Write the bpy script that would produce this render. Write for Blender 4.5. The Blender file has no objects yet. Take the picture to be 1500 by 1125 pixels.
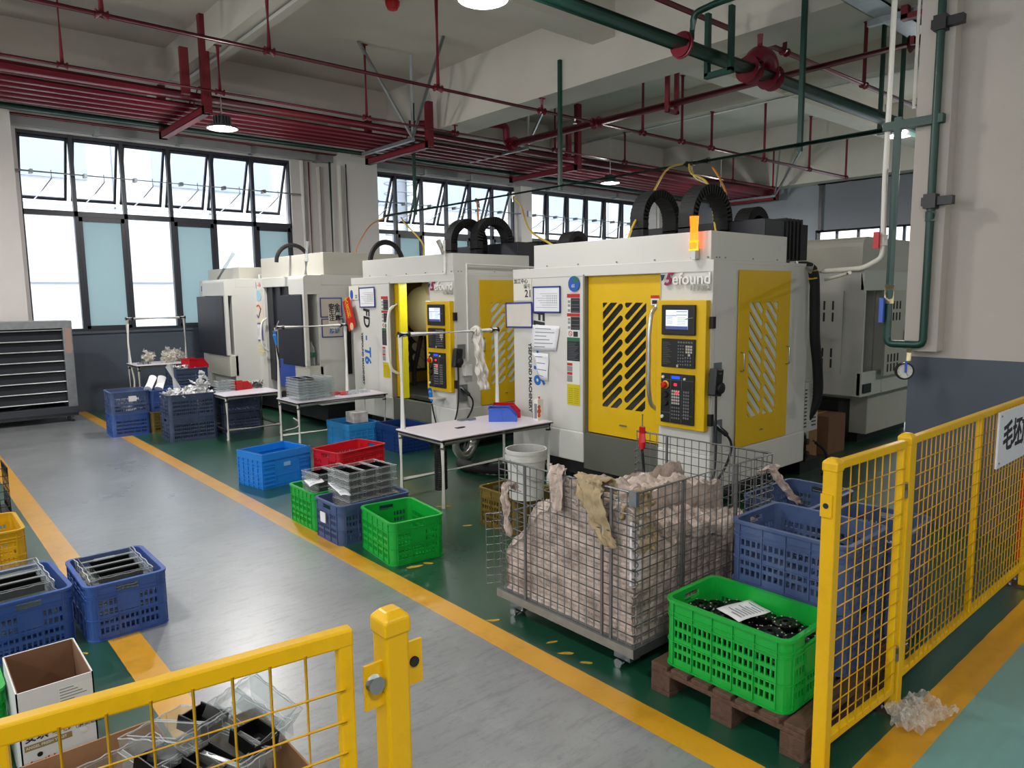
import bpy, bmesh, math, random
from mathutils import Vector, Matrix
random.seed(7)
PI = math.pi
SC = bpy.context.scene
COL = SC.collection
V = Vector

# ---------------------------------------------------------------- materials
def lin(c):
    if isinstance(c, str):
        c = [int(c[i:i+2], 16)/255 for i in (0, 2, 4)]
    return tuple((x/12.92 if x <= .04045 else ((x+.055)/1.055)**2.4) for x in c) + (1,)
MATS = {}
def nodes_of(m):
    m.use_nodes = True
    nt = m.node_tree
    return nt, nt.nodes['Principled BSDF'], nt.nodes['Material Output']
def mat(name, col, rough=.5, metal=0, spec=.5, var=0, vscale=6, bump=0, bscale=60, emit=None, estr=0, coat=0, dirt=None, dscale=3, damt=.5, stretch=None, dpos=(.52, .75)):
    """plain procedural material: colour with noise variation, optional stains of a second colour and a fine bump"""
    if name in MATS: return MATS[name]
    m = bpy.data.materials.new(name); MATS[name] = m
    nt, b, out = nodes_of(m); N = nt.nodes; L = nt.links
    c = lin(col)
    b.inputs['Base Color'].default_value = c
    b.inputs['Roughness'].default_value = rough
    b.inputs['Metallic'].default_value = metal
    b.inputs['Specular IOR Level'].default_value = spec
    b.inputs['Coat Weight'].default_value = coat
    if emit:
        b.inputs['Emission Color'].default_value = lin(emit); b.inputs['Emission Strength'].default_value = estr
    if var or bump or dirt:
        tc = N.new('ShaderNodeTexCoord'); src = tc.outputs['Object']
        if stretch:
            mp = N.new('ShaderNodeMapping'); mp.inputs['Scale'].default_value = stretch
            L.new(src, mp.inputs['Vector']); src = mp.outputs['Vector']
    sock = None
    if var:
        n = N.new('ShaderNodeTexNoise'); n.inputs['Scale'].default_value = vscale; n.inputs['Detail'].default_value = 5
        L.new(src, n.inputs['Vector'])
        r = N.new('ShaderNodeValToRGB')
        r.color_ramp.elements[0].position = .3; r.color_ramp.elements[1].position = .7
        r.color_ramp.elements[0].color = tuple(max(0, x*(1-var)) for x in c[:3]) + (1,)
        r.color_ramp.elements[1].color = tuple(min(1, x*(1+var*.7)) for x in c[:3]) + (1,)
        L.new(n.outputs['Fac'], r.inputs['Fac']); sock = r.outputs['Color']
    if dirt:
        n = N.new('ShaderNodeTexNoise'); n.inputs['Scale'].default_value = dscale; n.inputs['Detail'].default_value = 8; n.inputs['Roughness'].default_value = .7
        L.new(src, n.inputs['Vector'])
        r = N.new('ShaderNodeValToRGB'); r.color_ramp.elements[0].position = dpos[0]; r.color_ramp.elements[1].position = dpos[1]
        r.color_ramp.elements[1].color = (damt, damt, damt, 1)
        L.new(n.outputs['Fac'], r.inputs['Fac'])
        mx = N.new('ShaderNodeMix'); mx.data_type = 'RGBA'
        L.new(r.outputs['Color'], mx.inputs['Factor'])
        if sock: L.new(sock, mx.inputs['A'])
        else: mx.inputs['A'].default_value = c
        mx.inputs['B'].default_value = lin(dirt)
        sock = mx.outputs['Result']
    if sock: L.new(sock, b.inputs['Base Color'])
    if bump:
        n = N.new('ShaderNodeTexNoise'); n.inputs['Scale'].default_value = bscale; n.inputs['Detail'].default_value = 4
        L.new(src, n.inputs['Vector'])
        bp = N.new('ShaderNodeBump'); bp.inputs['Strength'].default_value = bump; bp.inputs['Distance'].default_value = .01
        L.new(n.outputs['Fac'], bp.inputs['Height']); L.new(bp.outputs['Normal'], b.inputs['Normal'])
    return m
def clear_mat(name, tint, alpha, rough=.08, gloss=.5, graze=.7):
    """thin clear plastic or glass: see-through with a glossy coat"""
    m = bpy.data.materials.new(name); MATS[name] = m
    m.use_nodes = True; nt = m.node_tree; N = nt.nodes; L = nt.links; N.clear()
    out = N.new('ShaderNodeOutputMaterial'); tr = N.new('ShaderNodeBsdfTransparent'); tr.inputs['Color'].default_value = lin(tint)
    pb = N.new('ShaderNodeBsdfPrincipled'); pb.inputs['Base Color'].default_value = lin(tint); pb.inputs['Roughness'].default_value = rough
    pb.inputs['Specular IOR Level'].default_value = gloss
    fr = N.new('ShaderNodeLayerWeight'); fr.inputs['Blend'].default_value = .35
    ad = N.new('ShaderNodeMath'); ad.operation = 'MULTIPLY_ADD'; ad.inputs[1].default_value = graze; ad.inputs[2].default_value = alpha; ad.use_clamp = True
    L.new(fr.outputs['Facing'], ad.inputs[0])
    mx = N.new('ShaderNodeMixShader'); L.new(ad.outputs[0], mx.inputs['Fac']); L.new(tr.outputs[0], mx.inputs[1]); L.new(pb.outputs[0], mx.inputs[2])
    L.new(mx.outputs[0], out.inputs['Surface'])
    return m

# ---------------------------------------------------------------- mesh builder
def frame(d):
    d = d.normalized(); up = V((0, 0, 1)) if abs(d.z) < .95 else V((1, 0, 0))
    a = d.cross(up).normalized(); return a, a.cross(d).normalized()
class MB:
    def __init__(s): s.v = []; s.f = []; s.mi = []; s.m = 0
    def add(s, vs, fs, xf=None):
        o = len(s.v)
        s.v += [tuple(xf @ V(p)) if xf else tuple(p) for p in vs]
        s.f += [tuple(i+o for i in f) for f in fs]; s.mi += [s.m]*len(fs)
        return s
    def box(s, x0, x1, y0, y1, z0, z1, xf=None):
        vs = [(x0,y0,z0),(x1,y0,z0),(x1,y1,z0),(x0,y1,z0),(x0,y0,z1),(x1,y0,z1),(x1,y1,z1),(x0,y1,z1)]
        return s.add(vs, [(0,3,2,1),(4,5,6,7),(0,1,5,4),(1,2,6,5),(2,3,7,6),(3,0,4,7)], xf)
    def cbox(s, c, size, xf=None):
        return s.box(c[0]-size[0]/2, c[0]+size[0]/2, c[1]-size[1]/2, c[1]+size[1]/2, c[2]-size[2]/2, c[2]+size[2]/2, xf)
    def bar(s, p, q, w, h=None):
        p, q = V(p), V(q); a, b = frame(q-p); h = h or w; a *= w/2; b *= h/2
        vs = [p-a-b, p+a-b, p+a+b, p-a+b, q-a-b, q+a-b, q+a+b, q-a+b]
        return s.add(vs, [(0,3,2,1),(4,5,6,7),(0,1,5,4),(1,2,6,5),(2,3,7,6),(3,0,4,7)])
    def tube(s, path, r, n=8, cap=True, closed=False):
        P = [V(p) for p in path]; rs = r if isinstance(r, (list, tuple)) else [r]*len(P)
        o = []; prev = None
        for i, p in enumerate(P):
            d = (P[(i+1) % len(P)] - P[i-1]) if (closed or 0 < i < len(P)-1) else (P[1]-P[0] if i == 0 else P[-1]-P[-2])
            d.normalize()
            if prev is None: a, b = frame(d)
            else:
                a = prev - d*prev.dot(d)
                a = a.normalized() if a.length > 1e-6 else frame(d)[0]
                b = d.cross(a)
            prev = a
            o.append([p + (a*math.cos(2*PI*k/n) + b*math.sin(2*PI*k/n))*rs[i] for k in range(n)])
        vs = [v for ring in o for v in ring]; fs = []; m = len(P)
        for i in range(m if closed else m-1):
            j = (i+1) % m
            for k in range(n):
                fs.append((i*n+k, i*n+(k+1) % n, j*n+(k+1) % n, j*n+k))
        if cap and not closed:
            fs.append(tuple(range(n))[::-1]); fs.append(tuple((m-1)*n+k for k in range(n)))
        return s.add(vs, fs)
    def cyl(s, p, q, r, n=16, r2=None):
        return s.tube([p, q], [r, r if r2 is None else r2], n)
    def lathe(s, prof, n=24, xf=None, c=(0, 0, 0)):
        vs = []; fs = []
        for (r, z) in prof:
            for k in range(n):
                vs.append((c[0]+r*math.cos(2*PI*k/n), c[1]+r*math.sin(2*PI*k/n), c[2]+z))
        for i in range(len(prof)-1):
            for k in range(n):
                fs.append((i*n+k, i*n+(k+1) % n, (i+1)*n+(k+1) % n, (i+1)*n+k))
        return s.add(vs, fs, xf)
    def prism(s, poly, h, xf=None):
        """poly in local xy, extruded from z=0 to h"""
        n = len(poly); vs = [(x, y, 0) for x, y in poly] + [(x, y, h) for x, y in poly]
        fs = [tuple(range(n))[::-1], tuple(range(n, 2*n))] + [(i, (i+1) % n, n+(i+1) % n, n+i) for i in range(n)]
        return s.add(vs, fs, xf)
    def sheet(s, rows):
        n = len(rows[0]); vs = [p for r in rows for p in r]
        return s.add(vs, [(i*n+j, i*n+j+1, (i+1)*n+j+1, (i+1)*n+j) for i in range(len(rows)-1) for j in range(n-1)])
    def sphere(s, c, r, n=12, xf=None, sc=(1, 1, 1)):
        vs = []; fs = []; m = n//2
        for i in range(m+1):
            t = PI*i/m
            for k in range(n):
                vs.append((c[0]+r*sc[0]*math.sin(t)*math.cos(2*PI*k/n), c[1]+r*sc[1]*math.sin(t)*math.sin(2*PI*k/n), c[2]-r*sc[2]*math.cos(t)))
        for i in range(m):
            for k in range(n): fs.append((i*n+k, i*n+(k+1) % n, (i+1)*n+(k+1) % n, (i+1)*n+k))
        return s.add(vs, fs, xf)
    def merge(s, o, xf=None):
        m = s.m
        for f_, k in zip([None], [0]): pass
        off = len(s.v); s.v += [tuple(xf @ V(p)) if xf else p for p in o.v]
        s.f += [tuple(i+off for i in f) for f in o.f]; s.mi += [m + k for k in o.mi]
        return s
    def mesh(s, name, mats, smooth=False):
        me = bpy.data.meshes.new(name); me.from_pydata(s.v, [], s.f)
        for m in (mats if isinstance(mats, (list, tuple)) else [mats]): me.materials.append(m)
        if any(s.mi): me.polygons.foreach_set('material_index', s.mi)
        bm = bmesh.new(); bm.from_mesh(me)
        bmesh.ops.remove_doubles(bm, verts=bm.verts, dist=1e-6)
        bmesh.ops.recalc_face_normals(bm, faces=bm.faces)
        bm.to_mesh(me); bm.free()
        if smooth:
            me.polygons.foreach_set('use_smooth', [True]*len(me.polygons))
            me.set_sharp_from_angle(angle=math.radians(38))
        return me
    def build(s, name, mats, parent=None, smooth=False, bevel=0, world=True, seg=2):
        """one mesh object; world=True: coordinates given in world space, moved into the parent's frame"""
        if parent is not None and world:
            inv = world_of(parent).inverted(); s.v = [tuple(inv @ V(p)) for p in s.v]
        elif parent is None:
            # own origin at the base centre
            xs = [p[0] for p in s.v]; ys = [p[1] for p in s.v]; zs = [p[2] for p in s.v]
            o = V(((min(xs)+max(xs))/2, (min(ys)+max(ys))/2, min(zs))); s.v = [(p[0]-o.x, p[1]-o.y, p[2]-o.z) for p in s.v]
        ob = bpy.data.objects.new(name, s.mesh(name, mats, smooth)); COL.objects.link(ob)
        if parent is None: ob.location = o
        else: ob.parent = parent
        if bevel:
            b = ob.modifiers.new('bevel', 'BEVEL'); b.width = bevel; b.segments = seg; b.limit_method = 'ANGLE'; b.angle_limit = math.radians(40)
        return ob
def world_of(o):
    m = o.matrix_basis.copy()
    while o.parent: o = o.parent; m = o.matrix_basis @ m
    return m
def tag(o, label=None, cat=None, group=None, kind=None):
    if label: o['label'] = label
    if cat: o['category'] = cat
    if group: o['group'] = group
    if kind: o['kind'] = kind
    return o
def thing(name, label, cat, loc=(0, 0, 0), rz=0, group=None):
    o = bpy.data.objects.new(name, None); COL.objects.link(o); o.empty_display_size = .1
    o.location = loc; o.rotation_euler = (0, 0, rz)
    return tag(o, label, cat, group)
def struct(o): o['kind'] = 'structure'; return o
KIDS = {}
def kids(o): return [c for c in COL.objects if c.parent == o]
def dup(o, loc=None, rz=None, label=None, group=None, parent=None):
    r = o.copy(); COL.objects.link(r)
    if parent is not None: r.parent = parent
    if loc is not None: r.location = loc
    if rz is not None: r.rotation_euler = (0, 0, rz)
    if label: r['label'] = label
    if group: r['group'] = group
    for c in kids(o): dup(c, parent=r)
    return r
def arc(c, r, a0, a1, n, u, w):
    """points of an arc about c in the plane of unit vectors u, w"""
    c, u, w = V(c), V(u), V(w)
    return [c + u*r*math.cos(a0+(a1-a0)*i/n) + w*r*math.sin(a0+(a1-a0)*i/n) for i in range(n+1)]
def fillet(path, r, n=4):
    P = [V(p) for p in path]; out = [P[0]]
    for i in range(1, len(P)-1):
        a, b, c = P[i-1], P[i], P[i+1]; d1 = (a-b).normalized(); d2 = (c-b).normalized()
        t = min(r, (a-b).length*.49, (c-b).length*.49)
        p0, p1 = b+d1*t, b+d2*t
        for k in range(n+1):
            s = k/n; out.append(p0*(1-s)**2 + b*2*s*(1-s) + p1*s*s)
    return out + [P[-1]]
def smoothpath(pts, n=6):
    """Catmull-Rom through the points"""
    P = [V(p) for p in pts]; P = [P[0]*2-P[1]] + P + [P[-1]*2-P[-2]]; out = []
    for i in range(1, len(P)-2):
        for k in range(n):
            t = k/n; a, b, c, d = P[i-1:i+3]
            out.append(.5*((2*b) + (c-a)*t + (2*a-5*b+4*c-d)*t*t + (3*b-a-3*c+d)*t**3))
    return out + [P[-2]]
def curve_mesh(name, cu, mats, parent, xf):
    """fills a 2D curve or text and turns it into a mesh object under parent"""
    tmp = bpy.data.objects.new('tmp', cu); COL.objects.link(tmp)
    dg = bpy.context.evaluated_depsgraph_get(); dg.update()
    me = bpy.data.meshes.new_from_object(tmp.evaluated_get(dg)); bpy.data.objects.remove(tmp); bpy.data.curves.remove(cu)
    me.name = name; me.materials.clear(); me.materials.append(mats)
    if parent is not None: xf = world_of(parent).inverted() @ xf
    me.transform(xf)
    ob = bpy.data.objects.new(name, me); COL.objects.link(ob)
    if parent is not None: ob.parent = parent
    return ob
def text(name, body, size, m, parent, xf, ext=.001, align='LEFT', bold=0, shear=0, space=1, line=1):
    cu = bpy.data.curves.new(name, 'FONT'); cu.body = body; cu.size = size; cu.extrude = ext; cu.offset = bold
    cu.align_x = align; cu.align_y = 'CENTER'; cu.shear = shear; cu.space_character = space; cu.space_line = line; cu.resolution_u = 3
    return curve_mesh(name, cu, m, parent, xf)
def plate_with_holes(name, outer, holes, th, m, parent, xf):
    cu = bpy.data.curves.new(name, 'CURVE'); cu.dimensions = '2D'; cu.fill_mode = 'BOTH'; cu.extrude = th/2
    for poly in [outer] + holes:
        sp = cu.splines.new('POLY'); sp.points.add(len(poly)-1)
        for pt, p in zip(sp.points, poly): pt.co = (p[0], p[1], 0, 1)
        sp.use_cyclic_u = True
    return curve_mesh(name, cu, m, parent, xf)
def basis(o, u, v):
    """matrix taking local x->u, y->v, z->u x v, origin o"""
    u, v = V(u).normalized(), V(v).normalized(); w = u.cross(v); m = Matrix.Identity(4)
    for i in range(3): m[i][0] = u[i]; m[i][1] = v[i]; m[i][2] = w[i]; m[i][3] = o[i]
    return m
FX = lambda x, y, z: basis((x, y, z), (0, -1, 0), (0, 0, 1))      # on a face that looks towards -X (machine fronts)
FY = lambda x, y, z: basis((x, y, z), (1, 0, 0), (0, 0, 1))       # on a face that looks towards -Y
FZ = lambda x, y, z, a=0: basis((x, y, z), (math.cos(a), math.sin(a), 0), (-math.sin(a), math.cos(a), 0))
# ---------------------------------------------------------------- palette
wall_white = mat('wall_white', 'd0cbc8', .75, var=.05, vscale=1.5, bump=.05, bscale=90)
ceil_paint = mat('ceiling_paint', 'cbc6bd', .85, var=.05, vscale=1.2)
wall_grey = mat('wall_grey', '4a525f', .55, var=.10, vscale=1.3, dirt='3e444e', dscale=.8, damt=.6)
far_grey = mat('far_wall_grey', '8d939b', .7, var=.03)
frame_dark = mat('window_frame', '2b2f38', .4)
frame_white = mat('frame_white', 'd8dadc', .4)
red_pipe = mat('red_pipe_paint', '781329', .38, var=.08, vscale=3)
red_brk = mat('red_steel_paint', '741223', .45)
green_pipe = mat('green_pipe_paint', '0d3d33', .38, var=.1, vscale=3)
galv = mat('galvanised_steel', '9aa0a4', .38, metal=.85, var=.12, vscale=14)
steel = mat('bright_steel', 'b9bcc0', .25, metal=1)
tray_grey = mat('tray_grey', '8b8d8f', .5, var=.04)
yellow = mat('safety_yellow', 'deae00', .38, var=.07, vscale=2.5, dirt='8a6a12', dscale=5, damt=.35)
mach_white = mat('machine_white', 'd0cfc9', .42, var=.02, vscale=2)
mach_warm = mat('machine_beige', 'c4c1b5', .45, var=.03, vscale=2)
mach_grey = mat('machine_grey', '5d5f55', .45, var=.04)
mach_yellow = mat('machine_yellow', 'dbb100', .36, var=.02)
black = mat('black_plastic', '17181b', .42)
blackr = mat('black_rubber', '141416', .7, bump=.2, bscale=40)
dark_in = mat('dark_interior', '2a2c2c', .5)
charcoal = mat('charcoal_sheet', '20222b', .5)
chrome = mat('chrome', 'd6d8da', .12, metal=1)
alu = mat('aluminium', 'c9ccce', .3, metal=.9)
white_pl = mat('white_plastic', 'e6e5e0', .4)
pale_pl = mat('pvc_pipe', 'dcd9d0', .4)
paper = mat('paper', 'e3e4e8', .8, var=.03, vscale=20)
ink = mat('ink', '2a2b30', .8)
bluefr = mat('blue_frame', '2b3488', .45)
red_pl = mat('red_plastic', 'bf1220', .35)
blue_pl = mat('blue_plastic', '3f62c4', .38)
crate_blue = mat('crate_blue', '36569c', .42, var=.12, vscale=5, dirt='7d86a0', dscale=7, damt=.25)
crate_dusty = mat('crate_dusty_blue', '42557f', .5, var=.15, vscale=5, dirt='6d7488', dscale=6, damt=.5)
crate_navy = mat('crate_navy', '3d4b68', .5, var=.15, vscale=5, dirt='5d6474', dscale=6, damt=.5)
crate_green = mat('crate_green', '0fa238', .36, var=.05, vscale=4)
crate_red = mat('crate_red', 'c01624', .36, var=.05)
crate_yellow = mat('crate_yellow', 'c99a08', .42, var=.10, dirt='8a6a20', dscale=6, damt=.4)
crate_olive = mat('crate_olive', '6d5a20', .55, var=.2, dirt='3a2f18', dscale=5, damt=.6)
crate_sky = mat('crate_sky_blue', '1279d2', .36, var=.05)
crate_cyan = mat('crate_pale_blue', '2a82c0', .4, var=.08)
wood = mat('pallet_wood', '5a4234', .8, var=.35, vscale=8, bump=.4, bscale=30, dirt='241a16', dscale=4, damt=.7, stretch=(1, 6, 6))
card_brown = mat('cardboard', '9a7350', .85, var=.06, vscale=8)
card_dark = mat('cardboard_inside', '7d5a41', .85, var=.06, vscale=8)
card_white = mat('carton_white', 'd3d2d2', .7, var=.03)
cloth = mat('rag_cloth', 'c9b8ae', .95, var=.2, vscale=16, bump=.9, bscale=45, dirt='74665d', dscale=7, damt=.8, dpos=(.44, .68))
cloth2 = mat('rag_cloth_yellowed', 'ab9878', .95, var=.2, vscale=9, bump=.8, bscale=25, dirt='6e5f4c', dscale=5, damt=.6)
cloth_w = mat('white_cloth', 'd9d5cc', .9, var=.06, vscale=9, bump=.4, bscale=30)
blackmetal = mat('black_part', '0d0d0f', .35, metal=.3)
screen_on = mat('lit_screen', 'c9cfe6', .2, emit='cfd6ee', estr=.75)
lamp_on = mat('lamp_lens', 'ffffff', .3, emit='f4f8ff', estr=22)
orange_on = mat('signal_lamp', 'ff7a20', .3, emit='ff6a12', estr=2.2)
red_led = mat('red_key_light', 'ff2a40', .3, emit='ff2038', estr=1.2)
lcd_blue = mat('blue_display', '2048d8', .3, emit='2a50ff', estr=.7)
clear = clear_mat('clear_plastic', 'eef1f1', .03, .12, .6, .30)
film = clear_mat('clear_film', 'f2efe8', .16, .15, .6)
cage_wire = mat('cage_wire', '77797a', .45, metal=.6)
glass = clear_mat('window_glass', 'e6e9ec', .03, .03, .5)
bottle_clear = clear_mat('bottle_plastic', 'e8eeec', .14, .1, .6)
fan_mesh = clear_mat('louver_film', '50545c', .28, .3, .4)
frost = mat('frosted_pane', 'c2d4d8', .6)
nt, b_, o_ = nodes_of(frost); b_.inputs['Transmission Weight'].default_value = 0
t_ = nt.nodes.new('ShaderNodeBsdfTranslucent'); t_.inputs['Color'].default_value = lin('b4c6ca')
x_ = nt.nodes.new('ShaderNodeMixShader'); x_.inputs['Fac'].default_value = .65
nt.links.new(b_.outputs[0], x_.inputs[1]); nt.links.new(t_.outputs[0], x_.inputs[2]); nt.links.new(x_.outputs[0], o_.inputs['Surface'])

# floor: epoxy zones laid out by position, with worn lines, scuffs and uneven gloss
def floor_material():
    m = bpy.data.materials.new('epoxy_floor'); nt, b, out = nodes_of(m); N = nt.nodes; L = nt.links
    tc = N.new('ShaderNodeTexCoord'); sp = N.new('ShaderNodeSeparateXYZ')
    wob = N.new('ShaderNodeTexNoise'); wob.inputs['Scale'].default_value = 9; wob.inputs['Detail'].default_value = 3
    L.new(tc.outputs['Object'], wob.inputs['Vector'])
    wa = N.new('ShaderNodeVectorMath'); wa.operation = 'MULTIPLY_ADD'; wa.inputs[1].default_value = (.006,)*3
    L.new(wob.outputs['Color'], wa.inputs[0]); L.new(tc.outputs['Object'], wa.inputs[2])
    L.new(wa.outputs[0], sp.inputs[0])
    def math_(op, a, bb, clamp=False):
        n = N.new('ShaderNodeMath'); n.operation = op; n.use_clamp = clamp
        for i, q in enumerate((a, bb)):
            if isinstance(q, (int, float)): n.inputs[i].default_value = q
            else: L.new(q, n.inputs[i])
        return n.outputs[0]
    X = math_('SUBTRACT', sp.outputs['X'], .003); Y = math_('SUBTRACT', sp.outputs['Y'], .003)
    def band(c, lo, hi): return math_('MULTIPLY', math_('GREATER_THAN', c, lo), math_('LESS_THAN', c, hi))
    def noise(scale, det=5, rough=.6, vec=None, st=None):
        n = N.new('ShaderNodeTexNoise'); n.inputs['Scale'].default_value = scale; n.inputs['Detail'].default_value = det; n.inputs['Roughness'].default_value = rough
        src = tc.outputs['Object']
        if st:
            mp = N.new('ShaderNodeMapping'); mp.inputs['Scale'].default_value = st; mp.inputs['Rotation'].default_value = (0, 0, .35); L.new(src, mp.inputs[0]); src = mp.outputs[0]
        L.new(src, n.inputs['Vector']); return n.outputs['Fac']
    def ramp(f, p0, p1, c0, c1):
        r = N.new('ShaderNodeValToRGB'); r.color_ramp.elements[0].position = p0; r.color_ramp.elements[1].position = p1
        r.color_ramp.elements[0].color = lin(c0) if isinstance(c0, str) else (c0, c0, c0, 1); r.color_ramp.elements[1].color = lin(c1) if isinstance(c1, str) else (c1, c1, c1, 1)
        L.new(f, r.inputs['Fac']); return r.outputs['Color']
    def mix(f, a, bb):
        n = N.new('ShaderNodeMix'); n.data_type = 'RGBA'
        for k, q in (('Factor', f), ('A', a), ('B', bb)):
            if isinstance(q, str): n.inputs[k].default_value = lin(q)
            elif isinstance(q, (int, float)): n.inputs[k].default_value = q
            else: L.new(q, n.inputs[k])
        return n.outputs['Result']
    big = noise(.9, 6); scuff = noise(5, 8, .75, st=(1, 5, 1)); fine = noise(38, 4)
    green = mix(ramp(scuff, .62, .78, 0., .35), ramp(big, .3, .7, '123f2e', '17503a'), '3f6355')
    grey = ramp(big, .3, .7, '737678', '8c8f91')
    grey = mix(ramp(scuff, .50, .70, 0., .7), grey, '585c5f')
    grey = mix(ramp(noise(3.2, 9, .78), .52, .68, 0., .6), grey, '94979a')
    grey = mix(ramp(noise(14, 7, .75), .56, .70, 0., .55), grey, '54585b')
    grey = mix(ramp(fine, .62, .72, 0., .45), grey, '4e5154')
    grey = mix(ramp(noise(1.4, 9, .8, st=(1, 9, 1)), .64, .69, 0., .6), grey, '5d7068')
    teal = mix(ramp(scuff, .58, .75, 0., .3), ramp(big, .3, .7, '639a97', '70a5a2'), '5a8785')
    yel = mix(ramp(noise(6, 8, .75), .5, .75, 0., .55), 'd49a10', '9a6f14')
    c = mix(band(X, .76, 2.26), green, grey)
    tz = math_('MULTIPLY', math_('LESS_THAN', Y, .97), math_('GREATER_THAN', X, 2.26)); c = mix(tz, c, teal)
    lines = math_('ADD', band(X, .735, .885), band(X, 2.185, 2.325), True)
    lines = math_('ADD', lines, math_('MULTIPLY', band(Y, .90, 1.045), math_('GREATER_THAN', X, 2.26)), True)
    c = mix(lines, c, yel)
    L.new(c, b.inputs['Base Color'])
    rg = ramp(big, .25, .75, .24, .42); L.new(rg, b.inputs['Roughness'])
    b.inputs['Specular IOR Level'].default_value = .5; b.inputs['Coat Weight'].default_value = 1.0; b.inputs['Coat Roughness'].default_value = .32
    bp = N.new('ShaderNodeBump'); bp.inputs['Strength'].default_value = .2; bp.inputs['Distance'].default_value = .004
    L.new(noise(9, 8, .7), bp.inputs['Height']); L.new(bp.outputs['Normal'], b.inputs['Normal'])
    return m
floor_mat = floor_material()
# ================================================================ camera, light
cam = bpy.data.cameras.new('camera'); co = bpy.data.objects.new('camera', cam); COL.objects.link(co); SC.camera = co
yaw, pitch, roll = (math.radians(a) for a in (41.075, -7.001, -0.664))
f_ = V((math.sin(yaw)*math.cos(pitch), math.cos(yaw)*math.cos(pitch), math.sin(pitch)))
r_ = V((math.cos(yaw), -math.sin(yaw), 0)); u_ = r_.cross(f_)
r2 = r_*math.cos(roll) + u_*math.sin(roll); u2 = -r_*math.sin(roll) + u_*math.cos(roll)
mw = Matrix.Identity(4)
for i in range(3): mw[i][0] = r2[i]; mw[i][1] = u2[i]; mw[i][2] = -f_[i]
mw[2][3] = 1.75
co.matrix_world = mw
cam.sensor_width = 36; cam.lens = 36*1053.5/1500; cam.clip_start = .05; cam.clip_end = 200
SC.view_settings.view_transform = 'Standard'; SC.view_settings.look = 'None'; SC.view_settings.gamma = 1
SC.cycles.transparent_max_bounces = 40
SC.view_settings.use_curve_mapping = False; SC.view_settings.exposure = 0.1
w = bpy.data.worlds.new('overcast'); SC.world = w; w.use_nodes = True
bg = w.node_tree.nodes['Background']; bg.inputs['Color'].default_value = lin('f6f7f9'); bg.inputs['Strength'].default_value = 4.2
# overcast daylight entering through each window opening
def daylight(x, y, z, sx, sz, rot, power):
    l = bpy.data.lights.new('window_daylight', 'AREA'); l.shape = 'RECTANGLE'; l.size = sx; l.size_y = sz; l.energy = power; l.color = (.93, .97, 1)
    o = bpy.data.objects.new('window_daylight', l); COL.objects.link(o); o.location = (x, y, z); o.rotation_euler = rot
    o.visible_camera = False
    return o

# ================================================================ shell
def sbox(name, x0, x1, y0, y1, z0, z1, m):
    return struct(MB().box(x0, x1, y0, y1, z0, z1).build(name, m))
XL, XR, YN, YB, ZC = -6.5, 18.0, -6.5, 13.0, 5.3
fl = MB().box(XL-.3, XR+.3, YN-.3, YB+.3, -.2, 0).mesh('floor', floor_mat)
fo = bpy.data.objects.new('floor', fl); COL.objects.link(fo); struct(fo)
sbox('ceiling', XL-.3, XR+.3, YN-.3, YB+.3, ZC, ZC+.2, ceil_paint)
W1, W2, W3, ZS, ZT = (1.72, 5.95), (7.60, 11.50), (11.92, 16.15), 1.26, 4.28
back = MB()
back.box(XL-.3, XR+.3, YB, YB+.28, ZT, ZC)
back.m = 1; back.box(XL-.3, XR+.3, YB, YB+.28, 0, ZS); back.m = 0
for a, b in ((XL-.3, W1[0]), (W1[1], W2[0]), (W2[1], W3[0]), (W3[1], XR+.3)): back.box(a, b, YB, YB+.28, ZS, ZT)
struct(back.build('wall_back', [wall_white, wall_grey]))
lw = MB(); lw.box(XL-.25, XL, YN, YB, 0, 1.3); lw.box(XL-.25, XL, YN, YB, 4.3, ZC)
for a, b in ((YN, -5.9), (-1.1, -.5), (4.9, 5.5), (10.3, YB)): lw.box(XL-.25, XL, a, b, 1.3, 4.3)
struct(lw.build('wall_left', wall_white))
for n_, (a, b) in enumerate(((-5.9, -1.1), (-.5, 4.9), (5.5, 10.3))):  # unseen windows, added to bring more daylight into the hall
    wr = thing('window_%d' % (n_+5), None, None, (XL, (a+b)/2, 1.3)); struct(wr); fr = MB()
    for k in range(7): y = a+k*(b-a)/6; fr.box(XL-.14, XL-.08, max(a, y-.03), min(b, y+.03), 1.3, 4.3)
    for z in (1.3, 3.05, 4.25): fr.box(XL-.14, XL-.08, a, b, z, z+.05)
    fr.build('frame', frame_dark, wr); MB().box(XL-.12, XL-.115, a, b, 1.3, 4.3).build('pane', glass, wr)
sbox('wall_rear', XL, XR, YN-.25, YN, 0, ZC, wall_white)
far = MB()
far.box(XR, XR+.25, YN, 2.6, 0, 4.45); far.box(XR, XR+.25, 8.9, YB, 0, 4.45); far.box(XR, XR+.25, 2.6, 8.9, 0, 1.26); far.box(XR, XR+.25, 2.6, 8.9, 3.3, 4.45)
struct(far.build('wall_far', far_grey))
near = MB(); near.box(5.85, 6.1, YN, 2.12, 1.26, ZC); near.m = 1; near.box(5.85, 6.1, YN, 2.12, 0, 1.26)
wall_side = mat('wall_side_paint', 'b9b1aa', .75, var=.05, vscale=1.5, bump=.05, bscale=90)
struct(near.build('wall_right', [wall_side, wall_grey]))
tr = MB().box(5.72, 5.85, 1.89, 2.115, 1.31, ZC).build('trim_1', wall_side, bevel=.004); struct(tr)
# columns against the back wall
for k, (a, b) in enumerate(((.75, 1.62), (6.74, 7.55), (11.56, 11.9), (16.3, 17.1))):
    c = MB(); c.box(a, b, 12.6 if k != 2 else 12.86, YB, 1.26, ZC); c.m = 1; c.box(a, b, 12.6 if k != 2 else 12.86, YB, 0, 1.26)
    struct(c.build('trim_%d' % (k+2), [wall_white, wall_grey]))
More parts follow.
